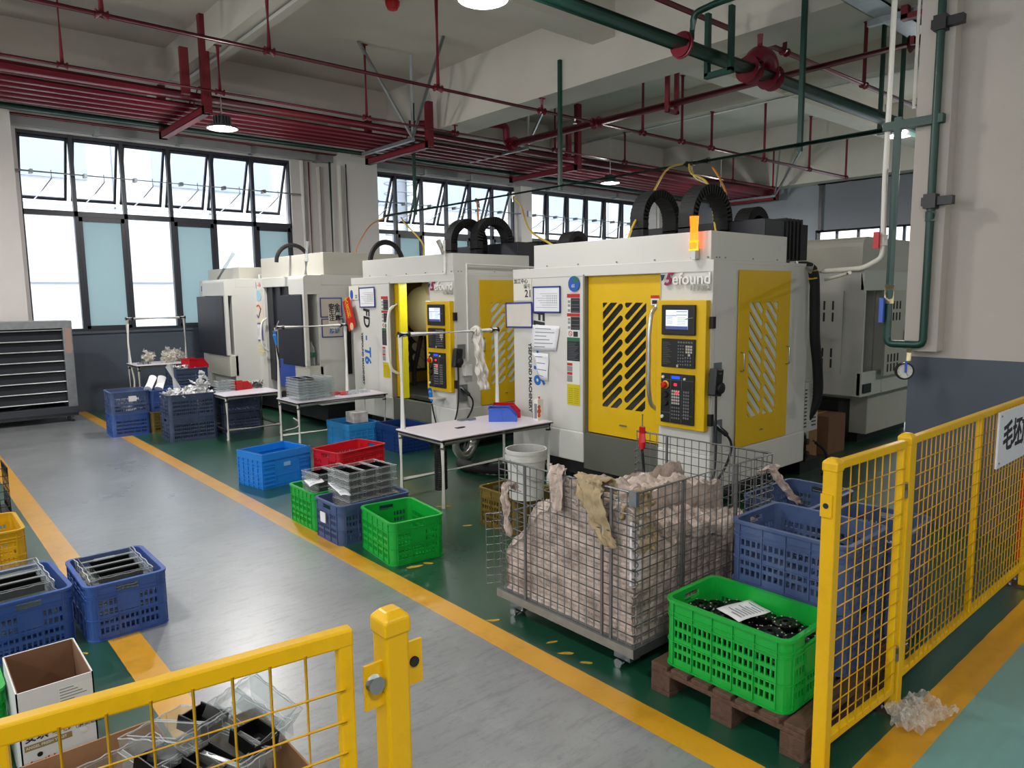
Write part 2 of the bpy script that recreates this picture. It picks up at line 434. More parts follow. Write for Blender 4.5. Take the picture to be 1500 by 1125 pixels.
# concrete beams
bm_ = [(XL, XR, 11.3, 12.05, 4.85), (XL, XR, 6.06, 6.42, 4.85), (XL, XR, .8, 1.16, 4.85), (XL, XR, -4.6, -4.2, 4.85),
       (7.0, 7.57, YN, YB, 4.42), (-1.0, -.43, YN, YB, 4.42), (17.45, XR+.2, YN, YB, 4.42), (3.38, 3.70, YN, YB, 4.86), (11.0, 11.32, YN, YB, 4.86), (14.9, 15.2, YN, YB, 4.86), (-4.4, -4.1, YN, YB, 4.86)]
for k, (a, b, c, d, z) in enumerate(bm_): sbox('trim_%d' % (k+6), a, b, c, d, z, ZC, ceil_paint)

# ---------------------------------------------------------------- windows
def window(n, x0, x1, tilt=24):
    root = thing('window_%d' % n, None, None, ((x0+x1)/2, YB, ZS)); struct(root)
    fr = MB(); y0, y1 = YB+.06, YB+.14; t = .05; NC = 6; dx = (x1-x0)/NC
    fr.box(x0, x1, y0, y1, ZS, ZS+t); fr.box(x0, x1, y0, y1, ZT-t, ZT); fr.box(x0, x1, y0-.01, y1, 3.05, 3.13)
    for k in range(NC+1):
        x = x0+k*dx; w_ = .055 if 0 < k < NC else .05
        fr.box(max(x0, x-w_/2), min(x1, x+w_/2), y0-.01, y1, ZS, ZT)
    fr.build('frame', frame_dark, root)
    sl = MB().box(x0, x1, YB-.03, YB+.06, ZS-.03, ZS+.005).build('sill', wall_grey, root)
    th = math.radians(tilt); h = .98
    for k in range(NC):
        a, b = x0+k*dx+.03, x0+(k+1)*dx-.03
        s = MB(); xf = Matrix.Translation((0, y1-.02, ZT-.05)) @ Matrix.Rotation(th, 4, 'X')
        for bb in ((a, b, -.04, 0), (a, b, -h, -h+.045), (a, a+.035, -h, 0), (b-.035, b, -h, 0)): s.box(bb[0], bb[1], -.02, .02, bb[2], bb[3], xf)
        so = s.build('sash', frame_dark, root)
        p = MB().box(a+.03, b-.03, -.003, .003, -h+.04, -.03, xf); p.build('pane', glass, so)
        q = MB().box(a, b, y0+.03, y0+.036, ZS+.04, 3.06).build('pane', frost if k % 2 else glass, root)
        if k % 2:
            f2 = MB()
            for bb in ((a, a+.05, ZS+.04, 3.05), (b-.05, b, ZS+.04, 3.05), (a, b, ZS+.03, ZS+.09), (a, b, 2.98, 3.05)): f2.box(bb[0], bb[1], y0-.005, y0+.03, bb[2], bb[3])
            f2.build('sliding_sash', frame_dark, root)
    return root
window(1, *W1); window(2, *W2); window(3, *W3, tilt=4)
# far side window, seen under the hanging curtain
w4 = thing('window_4', None, None, (XR, 5.75, ZS)); struct(w4)
fr = MB()
for k in range(13): y = 2.6+k*6.3/12; fr.box(XR+.05, XR+.11, y-.03, y+.03, ZS, 3.3)
for z in (ZS, 2.4, 3.24): fr.box(XR+.05, XR+.11, 2.6, 8.9, z, z+.06)
fr.build('frame', frame_dark, w4); MB().box(XR+.075, XR+.08, 2.6, 8.9, ZS, 3.3).build('pane', glass, w4)
# rod openers in front of the upper sashes
def opener(x0, x1, label, inward=False):
    t = thing('window_opener', label, 'window opener', (x0, 12.9, 3.6))
    MB().cyl((x0-.1, 12.88, 3.66), (x1+.12, 12.88, 3.66), .014, 8).build('rod', galv, t)
    MB().box(x0-.17, x0-.07, 12.82, 12.98, 3.6, 3.74).build('gear_box', galv, t)
    MB().box(x0-.14, x0-.11, 12.9, 12.99, 1.5, 3.6).build('drive_tube', alu, t)
    for k in range(6):
        x = x0+(k+.55)*(x1-x0)/6
        MB().tube([(x, 12.88, 3.70), (x, 12.86, 3.58), (x-.10, 13.05, 3.42), (x-.2, 13.46, 3.27)], .009, 6).build('link_arm', alu, t)
        MB().box(x-.27, x-.23, 12.86, 13.0, 3.63, 3.69).build('bracket', galv, t)
    return t
opener(*W1, 'long rod window opener across the wide window at the left')
opener(*W2, 'rod window opener across the window behind the pair of black cable loops')
opener(*W3, 'rod window opener across the farthest window on the back wall')

# ---------------------------------------------------------------- outside
fac = mat('facade_white', 'f0f2f4', .8, var=.02); fac_b = mat('facade_blue_glass', 'c3d0e2', .5)
g = MB().box(-40, 60, YB+.3, 60, -.3, -.05).build('pavement', mat('pavement', 'c9c9c6', .9)); struct(g)
b = thing('building', 'pale industrial building across the yard outside the windows', 'building', (8, 22, 0))
bw = MB().box(-25, 45, 22, 30, -.05, 13); bw.build('facade', fac, b)
for z in (4.9, 9.0):
    m = MB()
    for k in range(14): m.box(-24+k*5, -20.6+k*5, 21.9, 22.02, z, z+1.5)
    m.build('window_band', fac_b, b)
m = MB()
for k in range(29): m.box(-25+k*2.5, -24.97+k*2.5, 21.97, 22.0, 0, 13)
for z in (2.2, 4.2, 8.2): m.box(-25, 45, 21.97, 22.0, z, z+.04)
m.build('panel_joints', mat('facade_joint', 'a4adb8', .8), b)
d = thing('duct', 'ribbed round metal duct standing outside the window behind the second machine', 'duct', (9.2, 14.4, 0))
m = MB().cyl((9.25, 14.5, 0), (9.25, 14.5, 8), .33, 24); m.build('shaft', mat('duct_metal', 'c6ced8', .45, metal=.2), d, smooth=True)
m = MB()
for k in range(34): m.tube([(9.25+.34*math.cos(2*PI*j/24), 14.5+.34*math.sin(2*PI*j/24), .2+k*.23) for j in range(24)], .012, 5, closed=True)
m.build('seam', mat('duct_metal', '', 0), d)

# ---------------------------------------------------------------- high-bay lamps
def lamp_proto():
    t = thing('high_bay_lamp', 'x', 'ceiling lamp', (0, 0, 0), 0, 'high bay lamps')
    MB().lathe([(.0, .17), (.05, .17), (.06, .11), (.075, .11), (.09, .045), (.19, .02), (.20, 0), (.185, -.005), (.18, .01), (0, .012)], 28).build('housing', mat('lamp_housing', '55585c', .4, metal=.4), t, True, world=False)
    MB().lathe([(0, -.006), (.12, -.004), (.178, .004)], 28).build('lens', lamp_on, t, True, world=False)
    f = MB()
    for k in range(16): f.box(.045, .11, -.004, .004, .05, .15, Matrix.Rotation(2*PI*k/16, 4, 'Z'))
    f.build('cooling_fins', mat('lamp_housing', '', 0), t, world=False)
    MB().cyl((0, 0, .17), (0, 0, .91), .011, 8).build('rod', white_pl, t, True, world=False)
    return t
lamps = [((3.56, 9.76, 3.95), 'high bay lamp before the left windows, under the red pipes'),
         ((11.16, 9.76, 3.95), 'high bay lamp over the space between the two yellow machines'),
         ((15.05, 9.76, 3.95), 'farthest high bay lamp, low over the black cable loops of the nearest machine'),
         ((11.16, 4.34, 3.95), 'high bay lamp beside the green riser pipes near the right wall'),
         ((3.56, 4.36, 3.93), 'high bay lamp cut by the top edge of the photo')]
lp = lamp_proto()
for i, (p, l) in enumerate(lamps):
    o = lp if i == 0 else dup(lp); o.location = p; o['label'] = l
    for c in kids(o):
        if i == 0 and c.name.startswith('rod'): pass
unseen = [(-.3, 9.76), (-.3, 4.36), (-.3, -1), (3.56, -4.2), (11.16, -1), (15.05, 4.34), (-4.2, 4.36), (-4.2, -1), (-4.2, 9.76)]  # lamps out of view, assumed to bring up the hall's brightness
for x, y in [(p[0], p[1]) for p, l in lamps] + unseen:
    l = bpy.data.lights.new('lamp_light', 'AREA'); l.shape = 'DISK'; l.size = .36; l.energy = 70; l.color = (1, .965, .93)
    o = bpy.data.objects.new('lamp_light', l); COL.objects.link(o); o.location = (x, y, 3.93)
    l = bpy.data.lights.new('lamp_spill', 'POINT'); l.shadow_soft_size = .07; l.energy = 42; l.color = (1, .965, .93)
    o = bpy.data.objects.new('lamp_spill', l); COL.objects.link(o); o.location = (x, y, 3.86)
# ================================================================ machines
logo_red = mat('logo_red', '8e1a4a', .3); logo_blue = mat('logo_blue', '1d3560', .3)
sticker_red = mat('sticker_red', 'b8231f', .5); sticker_green = mat('sticker_green', '1f6a45', .5); sticker_yellow = mat('sticker_yellow', 'c9b800', .5)
sticker_blue = mat('sticker_blue', '1f52a8', .45); sticker_grey = mat('sticker_grey', '8b8c8e', .5); label_white = mat('label_white', 'd9d9d4', .6)
letter_blue = mat('letter_blue', '1668b8', .45); letter_black = mat('letter_black', '22262b', .5); key_grey = mat('key_grey', '6f7073', .5); key_pale = mat('key_pale', 'b9b2a6', .5)
pane_dark = mat('dim_inside_window', '23261f', .12, spec=.6, var=.3, vscale=1.5); pane_pale = mat('lit_inside_window', 'cdd3c8', .25, var=.12, vscale=1.2)  # opaque panes: their colours stand in for the dim and the lit interior
def clip(poly, x0, x1, y0, y1):
    def cut(P, inside, inter):
        out = []
        for i, p in enumerate(P):
            q = P[i-1]
            if inside(p):
                if not inside(q): out.append(inter(q, p))
                out.append(p)
            elif inside(q): out.append(inter(q, p))
        return out
    def ix(c): return lambda a, b: (c, a[1]+(b[1]-a[1])*(c-a[0])/(b[0]-a[0]))
    def iy(c): return lambda a, b: (a[0]+(b[0]-a[0])*(c-a[1])/(b[1]-a[1]), c)
    for ins, it in ((lambda p: p[0] >= x0, ix(x0)), (lambda p: p[0] <= x1, ix(x1)), (lambda p: p[1] >= y0, iy(y0)), (lambda p: p[1] <= y1, iy(y1))):
        if len(poly) < 3: return []
        poly = cut(poly, ins, it)
    return poly
def slots(x0, x1, y0, y1, n, sgn, slope, w):
    """two columns of slanting round-ended slots cut off by the window rectangle"""
    out = []; xm = (x0+x1)/2; ph = (y1-y0)/n
    for k in range(-n, 2*n+2):
        for col in (0, 1):
            base = y0 + k*ph + (0 if col == 0 else .5*ph)
            # slanted segment from the outer edge to just short of the middle line
            L = (x1-x0)/2
            if sgn > 0: a, b = ((x0-L*.4, xm-w*.69) if col == 0 else (xm+w*.69, x1+L*.4))
            else: a, b = ((x0-L*.4, xm-w*.69) if col == 0 else (xm+w*.69, x1+L*.4))
            pa = (a, base + sgn*slope*(a-xm)); pb = (b, base + sgn*slope*(b-xm))
            d = math.atan2(pb[1]-pa[1], pb[0]-pa[0]); r = w/2; P = []
            for i in range(7): t = d+PI/2+PI*i/6; P.append((pa[0]+r*math.cos(t), pa[1]+r*math.sin(t)))
            for i in range(7): t = d-PI/2+PI*i/6; P.append((pb[0]+r*math.cos(t), pb[1]+r*math.sin(t)))
            P = clip(P, x0, x1, y0, y1)
            if len(P) > 2:
                A = abs(sum(P[i-1][0]*P[i][1]-P[i][0]*P[i-1][1] for i in range(len(P))))/2
                if A > 3e-4: out.append(P)
    return out
def window_door(name, parent, xf, W, H, wx0, wx1, wy0, wy1, n, sgn, slope, sw, pane):
    outer = [(0, 0), (W, 0), (W, H), (0, H)]
    d = plate_with_holes(name, outer, slots(wx0, wx1, wy0, wy1, n, sgn, slope, sw), .008, mach_yellow, parent, xf)
    MB().box(wx0-.02, wx1+.02, wy0-.02, wy1+.02, -.011, -.006, xf).build('window_pane', pane, d)
    return d
def handle_bow(parent, x, y, z0, z1, out, r=.018, m=None):
    P = fillet([(x, y, z1), (x-out*.75, y, z1-.05), (x-out, y, z1-.2), (x-out, y, z0+.2), (x-out*.75, y, z0+.05), (x, y, z0)], .12, 5)
    return MB().tube(P, r, 10).build('handle', m or alu, parent, True)
def pull(parent, x, y, z, ln=.15):
    m = MB().tube(fillet([(x, y+.02, z), (x, y-.035, z), (x, y-.035, z+ln), (x, y+.02, z+ln)], .02, 3), .006, 8)
    m.build('pull_handle', steel, parent, True)
def panel_keys(mb, x, ya, yb, za, zb, nx, nz, f=.62):
    dy = (yb-ya)/nx; dz = (zb-za)/nz
    for i in range(nx):
        for j in range(nz):
            cy, cz = ya+(i+.5)*dy, za+(j+.5)*dz
            mb.box(x-.005, x, cy-abs(dy)*f/2, cy+abs(dy)*f/2, cz-dz*f/2, cz+dz*f/2)
def control_panel(p, X, ys):
    """yellow operator station on the right of the front; y runs to the viewer's left"""
    y = lambda t: ys+.48-t            # t = distance from the station's left edge as seen
    pl = MB().box(X-.06, X, ys+.015, ys+.475, .69, 1.70).build('control_station', mach_yellow, p, bevel=.006)
    xs = X-.06
    scr = MB().box(xs-.025, xs, y(.07), y(.38), 1.43, 1.665).build('monitor', black, pl, bevel=.006)
    s = MB().box(xs-.028, xs-.024, y(.115), y(.32), 1.475, 1.625); s.build('screen', screen_on, scr)
    s = MB().box(xs-.0295, xs-.028, y(.115), y(.32), 1.475, 1.50)
    for t, z in ((.215, 1.61), (.215, 1.585)): s.box(xs-.0295, xs-.028, y(t), y(t+.1), z, z+.004)
    s.box(xs-.0295, xs-.028, y(.117), y(.215), 1.58, 1.584)
    for k in range(5): s.box(xs-.029, xs-.028, y(.125), y(.18), 1.52+k*.012, 1.522+k*.012); s.box(xs-.029, xs-.028, y(.225), y(.30), 1.51+k*.014, 1.512+k*.014)
    s.build('screen_graphics', mat('screen_ink', '5560a0', .4), scr)
    MB().bar((xs-.03, y(.30), 1.555), (xs-.03, y(.37), 1.567), .006).build('stylus', key_grey, scr)
    kb = MB().box(xs-.02, xs, y(.07), y(.38), 1.175, 1.40).build('keyboard', black, pl, bevel=.004)
    k = MB(); xk = xs-.02
    panel_keys(k, xk, y(.225), y(.37), 1.365, 1.385, 6, 1); panel_keys(k, xk, y(.225), y(.29), 1.19, 1.36, 3, 7, .45); panel_keys(k, xk, y(.29), y(.36), 1.19, 1.27, 3, 3, .45)
    k.build('keys', key_grey, kb)
    k = MB(); panel_keys(k, xk, y(.30), y(.365), 1.29, 1.355, 3, 3, .72); k.box(xk-.005, xk, y(.345), y(.325), 1.27, 1.287); k.box(xk-.005, xk, y(.235), y(.22), 1.18, 1.2); k.build('number_keys', key_pale, kb)
    k = MB()
    for j in range(13): k.box(xk-.0012, xk, y(.085), y(.085+.04+.05*((j*37) % 10)/10), 1.20+j*.014, 1.204+j*.014)
    k.build('printed_list', mat('faint_print', '55534c', .6), kb)
    op = MB().box(xs-.02, xs, y(.07), y(.38), .73, 1.125).build('operator_panel', black, pl, bevel=.004)
    k = MB(); panel_keys(k, xk, y(.285), y(.345), .77, 1.0, 3, 9, .6); k.build('keys', key_grey, op); k = MB(); panel_keys(k, xk, y(.175), y(.26), .76, .87, 4, 4, .5); k.build('keys', key_grey, op)
    k = MB(); panel_keys(k, xk, y(.175), y(.255), .88, 1.0, 4, 5, .66); k.build('pale_keys', key_pale, op)
    k = MB()
    for a, b_, c, d in ((.075, .375, 1.075, 1.077), (.075, .16, .81, .812), (.27, .37, .80, .802)): k.box(xk-.001, xk, y(a), y(b_), c, d)
    for a in (.165, .268): k.box(xk-.001, xk, y(a), y(a+.002), .74, 1.115)
    k.build('printed_lines', key_grey, op)
    MB().box(xk-.004, xk, y(.175), y(.255), 1.085, 1.108).build('display', lcd_blue, op)
    k = MB().box(xk-.006, xk, y(.20), y(.225), 1.03, 1.05); k.box(xk-.007, xk, y(.215), y(.24), .967, .985); k.build('lit_keys', red_led, op)
    e = MB(); XE = Matrix.Translation((xk, y(.118), 1.035)) @ Matrix.Rotation(-PI/2, 4, 'Y')
    e.lathe([(.032, 0), (.032, .006), (.02, .012), (.02, .02)], 18, XE); es = e.build('stop_button', mat('stop_yellow', 'd8a010', .4), op, True)
    MB().lathe([(.022, .014), (.026, .02), (.026, .034), (.02, .042), (0, .044)], 18, XE).build('stop_cap', mat('stop_red', 'c21a14', .35), es, True)
    for z in (.955, .89):
        MB().lathe([(.026, 0), (.026, .012), (.02, .02), (0, .02)], 16, Matrix.Translation((xk, y(.118), z)) @ Matrix.Rotation(-PI/2, 4, 'Y')).build('dial', blackr, op, True)
    for yy, z, r in ((y(.095), 1.095, .012), (y(.09), .775, .014), (y(.30), 1.09, .009)): MB().lathe([(r, 0), (r, .012), (0, .014)], 12, Matrix.Translation((xk, yy, z)) @ Matrix.Rotation(-PI/2, 4, 'Y')).build('push_button', label_white, op, True)
    for z in (1.53, .78): MB().box(X-.02, X+.02, ys-.02, ys+.012, z-.045, z+.045).build('hinge', black, pl)
    return pl
def warning_strip(p, X, ya, yb):
    x = X-.002; bw = yb-ya
    s = MB().box(x, X, ya, yb, .74, 1.76).build('warning_label', label_white, p)
    def blk(nm, m, z0, z1, a=0, b=1):
        o = MB(); o.box(x-.001, x, yb-bw*b, yb-bw*a, z0, z1); return o.build(nm, m, s)
    blk('red_band', sticker_red, 1.725, 1.76); blk('red_band', sticker_red, 1.555, 1.585); blk('black_text_block', charcoal, 1.59, 1.722, .3, 1); blk('black_text_block', charcoal, 1.435, 1.552, .3, 1)
    for z in (1.69, 1.655, 1.61, 1.53, 1.50, 1.455): MB().box(x-.001, x, yb-bw*.26, yb-bw*.06, z-.012, z+.012).build('pictogram', sticker_grey, s)
    o = MB().tube([(x-.001, yb-bw*.26+.022*math.cos(t*PI/8), 1.40+.022*math.sin(t*PI/8)) for t in range(16)], .003, 5, closed=True); o.bar((x-.001, yb-bw*.26-.016, 1.384), (x-.001, yb-bw*.26+.016, 1.416), .004); o.build('no_entry_sign', sticker_red, s)
    blk('machine_pictogram', charcoal, 1.372, 1.42, .5, .85); blk('green_band', sticker_green, 1.33, 1.365); blk('black_text_block', charcoal, 1.15, 1.33)
    o = MB()
    for k in range(11): o.box(x-.002, x-.001, yb-bw*(.92-.1*((k*7) % 4)), yb-bw*.08, 1.165+k*.0145, 1.168+k*.0145)
    for z in (1.60, 1.635, 1.66, 1.70, 1.45, 1.48, 1.52): o.box(x-.002, x-.001, yb-bw*.95, yb-bw*.38, z, z+.004)
    o.build('printed_lines', key_grey, s)
    blk('red_tag', sticker_red, 1.105, 1.13, 0, .42); blk('red_tag', sticker_red, 1.02, 1.045, 0, .42); blk('grey_pictogram', sticker_grey, 1.05, 1.10, 0, .42); blk('grey_pictogram', sticker_grey, .955, 1.015, 0, .42)
    blk('yellow_plate', sticker_yellow, .742, .935)
    o = MB()
    for k in range(8): o.box(x-.002, x-.001, yb-bw*.45, yb-bw*.12, .76+k*.019, .763+k*.019); o.box(x-.002, x-.001, yb-bw*.9, yb-bw*.55, .76+k*.019, .763+k*.019)
    o.build('printed_lines', mat('olive_ink', '6b6408', .6), s)
def e_chain(p, c, rad, leg, plane, w=.12, th=.05, name='cable_chain', sp=(0, PI), n=22, white=False):
    """energy chain standing in an upside-down U: plane = horizontal direction of the U"""
    u = V((math.cos(plane), math.sin(plane), 0)); side = V((-u.y, u.x, 0))
    cx = V(c); path = []
    for k in range(3): path.append(cx - u*rad + V((0, 0, -leg + leg*k/3)))
    for k in range(n+1): t = PI - (PI)*k/n; path.append(cx + u*rad*math.cos(t) + V((0, 0, rad*math.sin(t))))
    for k in range(1, 4): path.append(cx + u*rad + V((0, 0, -leg*k/3)))
    m = MB()
    for i in range(len(path)-1):
        a, b = path[i], path[i+1]; d = (b-a).normalized(); nrm = side.cross(d)
        a = a - d*.006; b = b + d*.006
        vs = []
        for q in (a, b):
            for sx, sz in ((-1, -1), (1, -1), (1, 1), (-1, 1)): vs.append(q + side*sx*w/2 + nrm*sz*th/2)
        m.add(vs, [(0,3,2,1),(4,5,6,7),(0,1,5,4),(1,2,6,5),(2,3,7,6),(3,0,4,7)])
        k = (a+b)/2
        vs = []
        for q in (k-d*.009, k+d*.009):
            for sx, sz in ((-1, -1), (1, -1), (1, 1), (-1, 1)): vs.append(q + side*sx*(w/2+.002) + nrm*sz*(th/2+.002))
        m.add(vs, [(0,3,2,1),(4,5,6,7),(0,1,5,4),(1,2,6,5),(2,3,7,6),(3,0,4,7)])
    return m.build(name, blackr, p)
def yellow_machine(label, ys, group, open_door=False, side_sgn=-1):
    X = 4.74; p = thing('machining_centre', label, 'machine', (X+.75, ys+1.14, 0), 0, group)
    Y = lambda t: ys+t
    b = MB()
    if open_door: b.box(X, X+.05, Y(1.33), Y(2.28), .5, 2.0); b.box(X, X+1.5, Y(2.23), Y(2.28), .5, 2.0); b.box(X+1.45, X+1.5, Y(1.33), Y(2.28), .5, 2.0); b.box(X, X+1.5, Y(1.33), Y(2.28), 1.97, 2.0)
    else: b.box(X, X+1.5, Y(1.33), Y(2.28), .5, 2.0)                       # left block
    b.box(X, X+.05, Y(0), Y(.49), .5, 2.0); b.box(X, X+1.5, Y(0), Y(.05), .5, 2.0)
    b.box(X, X+.06, Y(.49), Y(1.33), 1.93, 2.0); b.box(X+1.45, X+1.5, Y(.05), Y(1.33), .5, 2.0); b.box(X, X+1.5, Y(0), Y(1.33), 1.97, 2.0)
    b.build('housing', mach_white, p, bevel=.006)
    MB().box(X-.004, X+.02, Y(0)-.004, Y(2.28), 1.915, 2.004).build('top_band', mach_white, p, bevel=.003)
    MB().box(X-.008, X+1.5, Y(1.33), Y(2.3), .22, .5).build('base_cover', mach_white, p, bevel=.01); MB().box(X-.008, X+1.5, Y(-.008), Y(.49), .22, .5).build('base_cover', mach_white, p, bevel=.01)
    MB().box(X+.004, X+1.45, Y(.49), Y(1.33), .17, .5).build('chip_tray_cover', mach_grey, p)
    f = MB()
    for x in (X+.25, X+1.3):
        for t in (.2, 1.15, 2.1): f.cyl((x, Y(t), 0), (x, Y(t), .18), .05, 12)
    f.box(X+.16, X+1.4, Y(.18), Y(2.15), .05, .21); f.build('feet_and_gap_shade', black, p)  # feet, plus a black block put in to darken the gap underneath
    MB().box(X+.01, X+1.14, Y(.03), Y(1.99), 2.0, 2.22).build('roof_hood', mach_white, p, bevel=.005)
    r = MB()
    for t in (.05, .2, .55, .95, 1.4, 1.8): r.cyl((X+.004, Y(t), 2.022), (X-.004, Y(t), 2.022), .007, 8)
    for x in (.08, .12, .2, .6, .98): r.cyl((X+x, Y(.034), 2.022), (X+x, Y(.024), 2.022), .007, 8)
    r.build('rivets', key_grey, p)
    i = MB(); yl = Y(2.23) if open_door else Y(1.33); i.box(X+.06, X+1.45, Y(.05), yl, .46, .5); i.box(X+1.40, X+1.45, Y(.05), yl, .5, 1.97); i.box(X+.05, X+1.45, yl-.04, yl, .5, 1.97)
    i.build('work_chamber', dark_in if not open_door else mat('chamber_wall', '8a7420', .5), p)
    # front sliding door
    if not open_door:
        d = window_door('sliding_door', p, FX(X+.045, Y(1.31), .51), .82, 1.415, .17, .65, .25, 1.17, 9, 1, .92, .053, pane_dark)
        handle_bow(d, X+.036, Y(.535), .80, 1.66, .115)
        o = MB().box(X+.034, X+.038, Y(.525), Y(.61), 1.66, 1.74).build('door_sticker', label_white, d); MB().box(X+.032, X+.034, Y(.525), Y(.61), 1.715, 1.74).build('red_band', sticker_red, o); MB().box(X+.032, X+.034, Y(.54), Y(.595), 1.67, 1.70).build('pictogram', charcoal, o)
        MB().box(X+.03, X+.04, Y(1.31-.455), Y(1.31-.375), .61, .622).build('latch', steel, d)
    else:
        d = MB(); d.box(X+.06, X+.09, Y(1.12), Y(1.9), .51, 1.93); d = d.build('sliding_door', mach_yellow, p)
        MB().box(X+.0, X+.1, Y(1.105), Y(1.13), .51, 1.92).build('door_edge', mat('bright_yellow_edge', 'e9dc20', .35), d)
        handle_bow(d, X+.06, Y(1.27), .80, 1.66, .14, .018, white_pl)
        o = MB().box(X+.057, X+.06, Y(1.14), Y(1.22), 1.66, 1.75).build('door_sticker', label_white, d); MB().box(X+.055, X+.057, Y(1.14), Y(1.22), 1.72, 1.75).build('red_band', sticker_red, o)
        # inside: tool carousel, spindle hose, rear slotted panel
        m = MB(); XR_ = Matrix.Translation((X+.68, Y(1.50), 1.57)) @ Matrix.Rotation(-PI/2, 4, 'Y') @ Matrix.Rotation(.25, 4, 'X')
        m.lathe([(0, -.12), (.27, -.12), (.33, -.05), (.34, .03), (.31, .12), (.22, .17), (0, .18)], 28, XR_); m.build('tool_carousel', mat('carousel', 'b9b38c', .4), p, True)
        m = MB().lathe([(0, -.1), (.2, -.1), (.23, 0), (.18, .12), (0, .14)], 24, Matrix.Translation((X+.70, Y(1.34), 1.80)) @ Matrix.Rotation(-PI/2, 4, 'Y')); m.build('spindle_cover', mat('carousel', '', 0), p, True)
        MB().tube(smoothpath([(X+.62, Y(1.58), 1.26), (X+.60, Y(1.66), .98), (X+.60, Y(1.74), .78), (X+.62, Y(1.78), .5)]), .032, 10).build('spindle_hose', blackr, p, True)
        outer = [(0, 0), (.55, 0), (.55, 1.0), (0, 1.0)]
        k = plate_with_holes('inner_slotted_panel', outer, slots(.04, .51, .04, .96, 6, -1, .9, .11), .008, dark_in, p, FY(X+.56, Y(2.18), .70))
        MB().box(X+.58, X+1.09, Y(2.183), Y(2.188), .72, 1.68).build('backing', mat('slot_backing', 'c2bfb2', .5), k)
        MB().box(X+.1, X+1.3, Y(.52), Y(2.1), .5, .56).build('work_table', dark_in, p, bevel=.01)
    # dark grey trim on the left front edge of the opening
    MB().box(X-.006, X+.05, Y(1.315), Y(1.335), .5, 1.93).build('opening_trim', mat('trim_grey', '7c7a70', .5), p)
    control_panel(p, X, ys)
    # raised logo
    lx = X-.004
    logo_m = mat('logo_silver', 'e9e8e4', .35)
    lg = text('logo', 'efound', .128, logo_m, p, FX(lx-.008, Y(.365), 1.862), .006, bold=.0015)
    m = MB(); m.prism([(0, .05), (.035, .05), (.012, .005)], .014, FX(lx-.006, Y(.472), 1.85)); m.build('logo_blue_mark', logo_blue, lg)
    text('logo_red_mark', '5', .135, logo_red, lg, FX(lx-.008, Y(.445), 1.862), .006, bold=.003, shear=.35)
    text('logo_small_characters', '巨丰机床', .048, mat('logo_small_silver', 'b9b6b0', .35), lg, FX(lx-.006, Y(.20), 1.79), .004)
    # long side lettering, reading downwards
    down = lambda yy, z: basis((X-.001, yy, z), (0, 0, -1), (0, -1, 0))
    t = text('model_lettering', 'FD', .21, letter_black, p, down(Y(1.92), 1.62), .001, bold=.006, shear=.12)
    text('model_dash', '-', .21, letter_blue, t, down(Y(1.92), 1.26), .001, bold=.004); text('model_number', 'T6', .21, letter_blue, t, down(Y(1.92), 1.12), .001, bold=.006, shear=.12)
    text('maker_name', 'YSEFOUND MACHINERY', .062, letter_black, t, down(Y(2.045), 1.29), .001, bold=.002)
    warning_strip(p, X-.001, Y(1.375), Y(1.535))
    # side door with the slotted window
    s = window_door('side_door', p, FY(X+.34, Y(-.012), .51), .80, 1.42, .16, .61, .23, 1.165, 9, side_sgn, .92, .053, pane_pale)
    pull(s, X+.385, Y(-.012), 1.13); pull(s, X+1.10, Y(-.012), 1.14)
    k = MB().box(X+.70, X+.73, Y(-.03), Y(-.02), .615, .625); k.build('side_latch', steel, s)
    # pulse generator on the corner, its bracket, coolant sockets and cables
    h = MB().box(X+.02, X+.13, Y(-.01), Y(0), 1.06, 1.22).build('bracket', galv, p)
    m = MB(); XH = Matrix.Translation((X-.02, Y(-.055), 1.085)) @ Matrix.Rotation(.12, 4, 'Y')
    m.box(-.05, .05, -.035, .035, -.11, .1, XH); hh = m.build('hand_wheel_box', black, h, bevel=.012)
    m = MB().lathe([(.04, 0), (.042, .02), (.03, .028), (0, .03)], 20, XH @ Matrix.Translation((.01, -.035, -.045)) @ Matrix.Rotation(PI/2, 4, 'X')); m.lathe([(.012, 0), (.012, .03), (0, .03)], 10, XH @ Matrix.Translation((-.02, -.035, .06)) @ Matrix.Rotation(PI/2, 4, 'X')); m.build('hand_wheel', blackr, hh, True)
    MB().tube(smoothpath([(X-.01, Y(-.055), .98), (X-.015, Y(-.06), .8), (X-.05, Y(-.09), .55), (X-.13, Y(-.12), .36), (X-.1, Y(-.03), .24)]), .009, 8).build('cable', blackr, h, True)
    g = MB().box(X+.03, X+.15, Y(-.012), Y(0), .58, .77).build('socket_plate', galv, p)
    m = MB().tube(smoothpath([(X+.07, Y(-.02), .72), (X+.12, Y(-.07), .66), (X+.16, Y(-.09), .58), (X+.13, Y(-.09), .47), (X+.02, Y(-.08), .34), (X-.05, Y(-.02), .26)]), [.02]*7+[.01]*24, 8); m.build('plug_cable', blackr, g, True)
    MB().cyl((X+.05, Y(-.02), .74), (X+.12, Y(-.065), .665), .017, 12).build('plug', steel, g, True)
    # rear: electric cabinet, louvred motor box, folding bellows of the roof
    MB().box(X+1.5, X+2.05, Y(.22), Y(2.1), .3, 1.95).build('electric_cabinet', mach_warm, p, bevel=.008)
    m = MB().box(X+1.47, X+1.8, Y(.02), Y(.5), .47, .93); lb = m.build('motor_box', mach_white, p, bevel=.006)
    m = MB()
    for k in range(11):
        for x in (1.50, 1.68): m.box(X+x, X+x+.07, Y(.012), Y(.022), .52+k*.034, .53+k*.034)
    m.build('louvres', dark_in, lb)
    MB().box(X+1.16, X+1.62, Y(.25), Y(1.6), 2.0, 2.40).build('bellows_box', charcoal, p, bevel=.01)
    m = MB()
